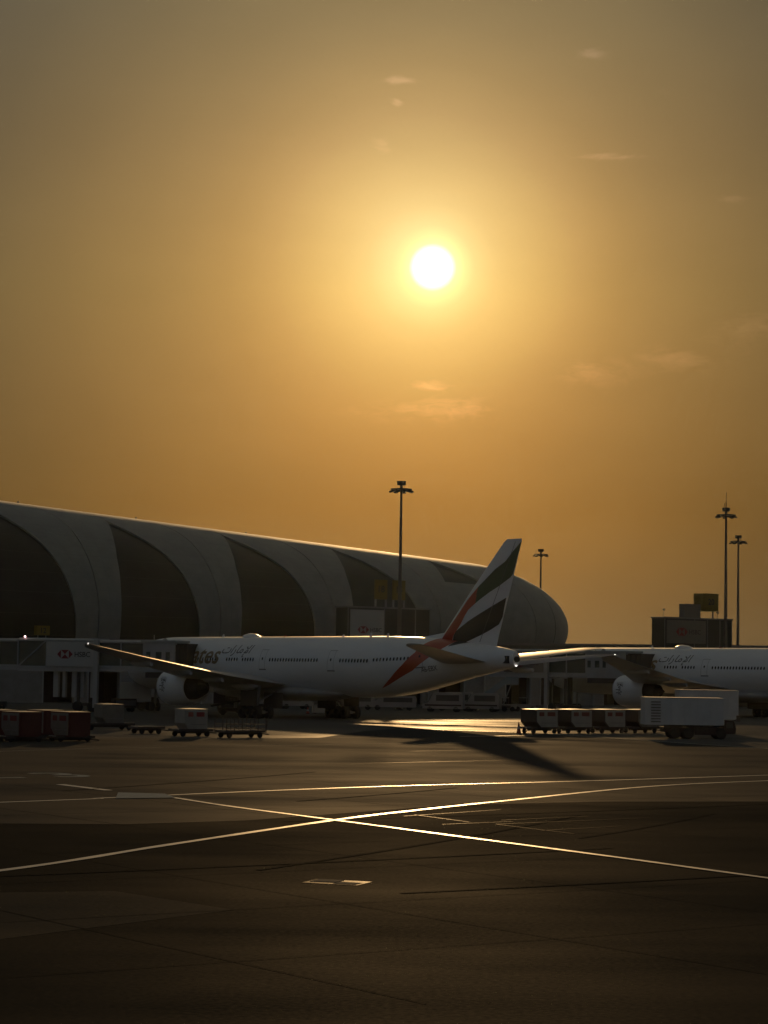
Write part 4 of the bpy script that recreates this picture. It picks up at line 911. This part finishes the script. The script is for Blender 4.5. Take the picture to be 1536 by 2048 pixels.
def box_truck(loc, rz, label, L_=6.6, z0=1.15, z1=3.35, W_=2.5, cab=True, lou=True, over=.0, chassis_m=M_TRUCKR, group='white box trucks at the right'):
    """local x forward (cab at +x), -y towards the camera"""
    r = thing('box_truck', loc, rz, label, 'truck', group)
    b = MB(); b.box(0, L_, -W_/2, W_/2, z0, z1); body = b.build('cargo_box', M_TRUCKW, r)
    MB().box(-.04, L_+.04, -W_/2-.04, W_/2+.04, z1+.002, z1+.08).build('roof', M_TRUCKW, body)
    for x in [L_*i/6 for i in range(7)]: MB().box(x-.03, x+.03, -W_/2-.03, -W_/2-.002, z0+.05, z1-.05).build('wall_rib', M_TRUCKW, body)
    if lou:
        for i in range(8): MB().box(.45, 1.25, -W_/2-.05, -W_/2-.003, z0+.2+i*.23, z0+.3+i*.23).build('louvre', M_SIGNG, body)
    x0_, x1_ = 1.6, (L_+.5 if cab else L_-.2)
    MB().box(x0_, x1_, -.9, .9, .55, .95).build('chassis', chassis_m, r)
    MB().box(x0_+2.5, x1_-1.1, -1.15, 1.15, .35, 1.0).build('side_skirt', chassis_m, r)
    lift = MB()
    for sx in (0, 1): lift.bar((1.6+sx*(L_-3.2), -.85, .96), (1.6+(1-sx)*(L_-3.2), -.85, z0-.002), .14)
    lift.build('scissor_lift', M_DOLLY, r)
    wheel_set(r, (2.5, 3.6, L_-.2 if cab else L_-1.0), (-1.0, 1.0), .46, .16)
    if cab:
        cm = MB(); cm.prism([(L_+.1, .45), (L_+1.0, .45), (L_+1.05, .9), (L_+.85, 1.5), (L_+.1, 1.6)], 'y', -1.1, 1.1); cb = cm.build('cab', chassis_m, r)
        MB().prism([(L_+1.0, 1.05), (L_+1.06, 1.02), (L_+.9, 1.46), (L_+.84, 1.46)], 'y', -1.02, 1.02).build('windscreen', M_GLASS, cb)
        MB().box(L_+.25, L_+.8, -1.12, -1.102, .95, 1.45).build('side_window', M_GLASS, cb)
        MB().bar((L_+.8, -1.15, 1.5), (L_+1.15, -1.45, 1.75), .06).build('mirror_arm', M_DOLLY, cb); MB().box(L_+1.0, L_+1.3, -1.6, -1.4, 1.5, 2.0).build('mirror', M_DOLLY, cb)
        if over: 
            MB().box(L_+.05, L_+over, -W_/2, W_/2, z0+.9, z0+1.0).build('platform', M_DOLLY, r)
            pm = MB()
            for x in (L_+.2, L_+over-.1):
                pm.bar((x, -W_/2+.05, z0+1.0), (x, -W_/2+.05, z0+2.0), .05)
            pm.bar((L_+.2, -W_/2+.05, z0+2.0), (L_+over-.1, -W_/2+.05, z0+2.0), .05); pm.build('rail', M_DOLLY, r)
    return r
box_truck((21.7, 189.0, 0), D2R(3), 'front white box truck with louvres, at the right edge of the container train', L_=6.5, z0=1.15, z1=3.32)
box_truck((26.8, 206.5, 0), D2R(3), 'taller white box truck standing behind the louvred one', L_=5.3, z0=1.3, z1=3.85, lou=False, over=.0, cab=False)

def van(loc, rz, label, L_=5.0, H=2.2, stripe=True, W_=1.9, bodym=M_CARW, group='white vans parked by the pier building'):
    r = thing('service_van', loc, rz, label, 'van', group)
    prof = [(-L_/2, .4), (L_/2, .4), (L_/2+.05, .95), (L_/2-.75, 1.15), (L_/2-1.35, H-.12), (L_/2-1.8, H), (-L_/2+.15, H), (-L_/2-.02, H-.3)]
    rings = [[Vector((x*s, y, z*(1 if z < 1.2 else 1-.02*abs(y)))) for x, z in prof] for y, s in ((-W_/2, .985), (-W_/2+.08, 1), (W_/2-.08, 1), (W_/2, .985))]
    b = MB().loft(rings).build('body', bodym, r, smooth=30)
    for s in (-1, 1):
        MB().box(-L_/2+.5, L_/2-1.75, s*(W_/2+.006)-.004, s*(W_/2+.006)+.004, H*.56, H*.86).build('side_window', M_GLASS, r)
        if stripe: MB().box(-L_/2+.2, L_/2-.3, s*(W_/2+.006)-.003, s*(W_/2+.006)+.003, .75, .95).build('stripe', M_TRUCKR, r)
    MB().prism([(L_/2-.72, 1.2), (L_/2-.66, 1.22), (L_/2-1.25, H-.16), (L_/2-1.31, H-.18)], 'y', -W_/2+.15, W_/2-.15).build('windscreen', M_GLASS, r)
    wheel_set(r, (-L_/2+.9, L_/2-.95), (-W_/2+.12, W_/2-.12), .36, .12)
    for y in (-.65, .65): MB().box(L_/2+.0, L_/2+.06, y-.16, y+.16, .7, .88).build('headlight', M_METAL, r)
    return r
van((8.0, 291.5, 0), D2R(170), 'leftmost white van with red side stripe under the rear of the near jet', H=2.5, L_=5.2)
van((13.0, 295.5, 0), D2R(165), 'white van parked left of the passenger stairs', H=2.45, L_=5.0)
van((9.6, 300.5, 0), D2R(172), 'white van in the second row behind the red-striped one', H=2.5, stripe=False)
van((-11.2, 296.0, 0), D2R(20), 'white car-height van seen between the main wheels of the near jet', H=1.8, L_=4.6, stripe=False)
van((-14.8, 308.0, 0), D2R(200), 'white low van left of the wheels, beyond the wing root', H=1.7, L_=4.4, stripe=False)
van((1.6, 297.5, 0), D2R(178), 'pale low van beyond the belly of the near jet', H=1.9, stripe=False, L_=6.0)
van((-2.8, 298.5, 0), D2R(178), 'pale low van just right of the near jet main wheels', H=1.9, stripe=False, L_=4.0)

def tractor(loc, rz, label, group='tow tractors on the apron', m_=M_CARW):
    r = thing('tow_tractor', loc, rz, label, 'tow tractor', group)
    MB().box(-1.5, 1.5, -.75, .75, .35, .95).build('body', m_, r)
    MB().box(-.5, .4, -.7, .7, 1.75, 1.85).build('canopy', m_, r)
    pm = MB()
    for x in (-.45, .35):
        for y in (-.65, .65): pm.bar((x, y, .95), (x, y, 1.75), .06)
    pm.build('canopy_post', M_DOLLY, r); MB().box(-.2, .25, -.5, .5, .953, 1.3).build('seat', M_TYRE, r)
    wheel_set(r, (-1.0, 1.0), (-.68, .68), .33, .12)
    return r
tractor((16.4, 302.0, 0), D2R(175), 'white tow tractor parked under the passenger stairs')
tractor((19.0, 304.0, 0), D2R(10), 'white tow tractor just right of the passenger stairs')
tractor((-17.2, 262.5, 0), D2R(20), 'dark tow tractor between the port engine and the main wheels', m_=M_DOLLY)
tractor((-44.5, 262.0, 0), D2R(5), 'dark tow tractor under the far left of the glass bridge', m_=M_DOLLY)

st = thing('passenger_stairs', (12.5, 301.0, 0), D2R(-4), 'pale mobile passenger stairs rising to the right beyond the near tail', 'mobile stairs')
sm_ = MB(); sm_.add([(0, -.9, .7), (3.9, -.9, 3.6), (3.9, -.9, 4.5), (0, -.9, 1.6), (0, -.82, .7), (3.9, -.82, 3.6), (3.9, -.82, 4.5), (0, -.82, 1.6)], [(0, 1, 2, 3), (7, 6, 5, 4), (0, 4, 5, 1), (3, 2, 6, 7), (0, 3, 7, 4), (1, 5, 6, 2)])
sm_.build('side_panel', M_BLUE, st)
o = MB().add([(v[0], v[1]+1.72, v[2]) for v in sm_.v], sm_.f).build('side_panel', M_BLUE, st)
for i in range(14): MB().box(i*.28, i*.28+.3, -.8, .8, .7+i*.207, .74+i*.207).build('tread', M_STEEL, st)
MB().box(3.93, 5.6, -.9, .9, 3.5, 3.62).build('platform', M_STEEL, st)
MB().box(3.93, 5.6, -.9, -.84, 3.623, 4.6).build('side_panel', M_BLUE, st)
MB().box(-.6, 4.6, -.8, .8, .45, .8).build('chassis', M_DOLLY, st)
MB().bar((3.6, -.7, .8), (4.6, -.7, 3.5), .14).build('strut', M_STEEL, st); MB().bar((3.6, .7, .8), (4.6, .7, 3.5), .14).build('strut', M_STEEL, st)
wheel_set(st, (.1, 3.8), (-.8, .8), .35, .12)

# red airport bus / truck and pale unit beyond the right-hand train
box_truck((31.5, 262.0, 0), D2R(4), 'dark red box truck beyond the right-hand container train', L_=5.0, z0=.8, z1=2.5, lou=False, cab=True, group='service trucks by the far jet')
for t_ in children(bpy.data.objects['box_truck.002']):
    if t_.name.startswith('cargo_box'):
        t_.data = t_.data.copy(); t_.data.materials[0] = M_TRUCKR
box_truck((36.3, 272.0, 0), D2R(4), 'pale flat-sided service truck beyond the train, left of the far engine', L_=4.6, z0=.9, z1=2.2, lou=False, cab=False, group='service trucks by the far jet')
box_truck((-31.0, 271.0, 0), D2R(8), 'pale service truck under the left bridge, behind the port engine', L_=3.6, z0=1.2, z1=3.2, lou=False, cab=True, group='service trucks by the near jet')
# belt loader next to the near jet's gear
bl = thing('belt_loader', (-16.4, 252.0, 0), D2R(8), 'dark belt loader standing left of the near jet main wheels', 'belt loader')
MB().box(-1.6, 2.2, -.8, .8, .4, .8).build('chassis', M_DOLLY, bl)
bm_ = MB(); bm_.bar((-2.4, 0, 1.0), (3.2, 0, 2.0), .9, .22); bm_.build('conveyor', M_RUBBER, bl)
MB().box(.2, .5, -.6, .6, .803, 1.45).build('support', M_STEEL, bl)
wheel_set(bl, (-1.1, 1.6), (-.7, .7), .35, .12)

for loc_, h_, lab in (((-20.5, 244.5, .01), .7, 'small cone on the apron left of the belt loader, below the wing'), ((30.6, 281.0, .01), .7, 'small cone near the far jet, left of its engine')):
    cone(loc_, lab, h_)
gp = thing('ground_power_unit', (-29.5, 262.0, 0), D2R(25), 'small dark ground power unit left of the near jet engine', 'power unit')
MB().box(-1.3, 1.3, -.7, .7, .4, 1.5).build('housing', M_DOLLY, gp); MB().box(-1.2, 1.2, -.72, -.703, .7, 1.3).build('grille', M_STEEL, gp)
MB().bar((1.3, 0, .5), (2.3, 0, .35), .08).build('tow_bar', M_DOLLY, gp); wheel_set(gp, (-.8, .8), (-.6, .6), .28, .1)

# ================================================================== HAZE
hz = MB().box(-900, 900, -60, 1500, -1.0, 34.0).build('haze', M_WHITE)
hz.data.materials.clear()
hm = bpy.data.materials.new('haze_volume'); hm.use_nodes = True; t = hm.node_tree; t.nodes.clear()
pv = nd(t, 'ShaderNodeVolumePrincipled'); pv.inputs['Color'].default_value = (.72, .88, .92, 1); pv.inputs['Density'].default_value = .000008
pv.inputs['Anisotropy'].default_value = .85
ov = nd(t, 'ShaderNodeOutputMaterial'); t.links.new(pv.outputs[0], ov.inputs['Volume'])
hz.data.materials.append(hm); tag(hz, kind='stuff')
hz.display_type = 'WIRE'
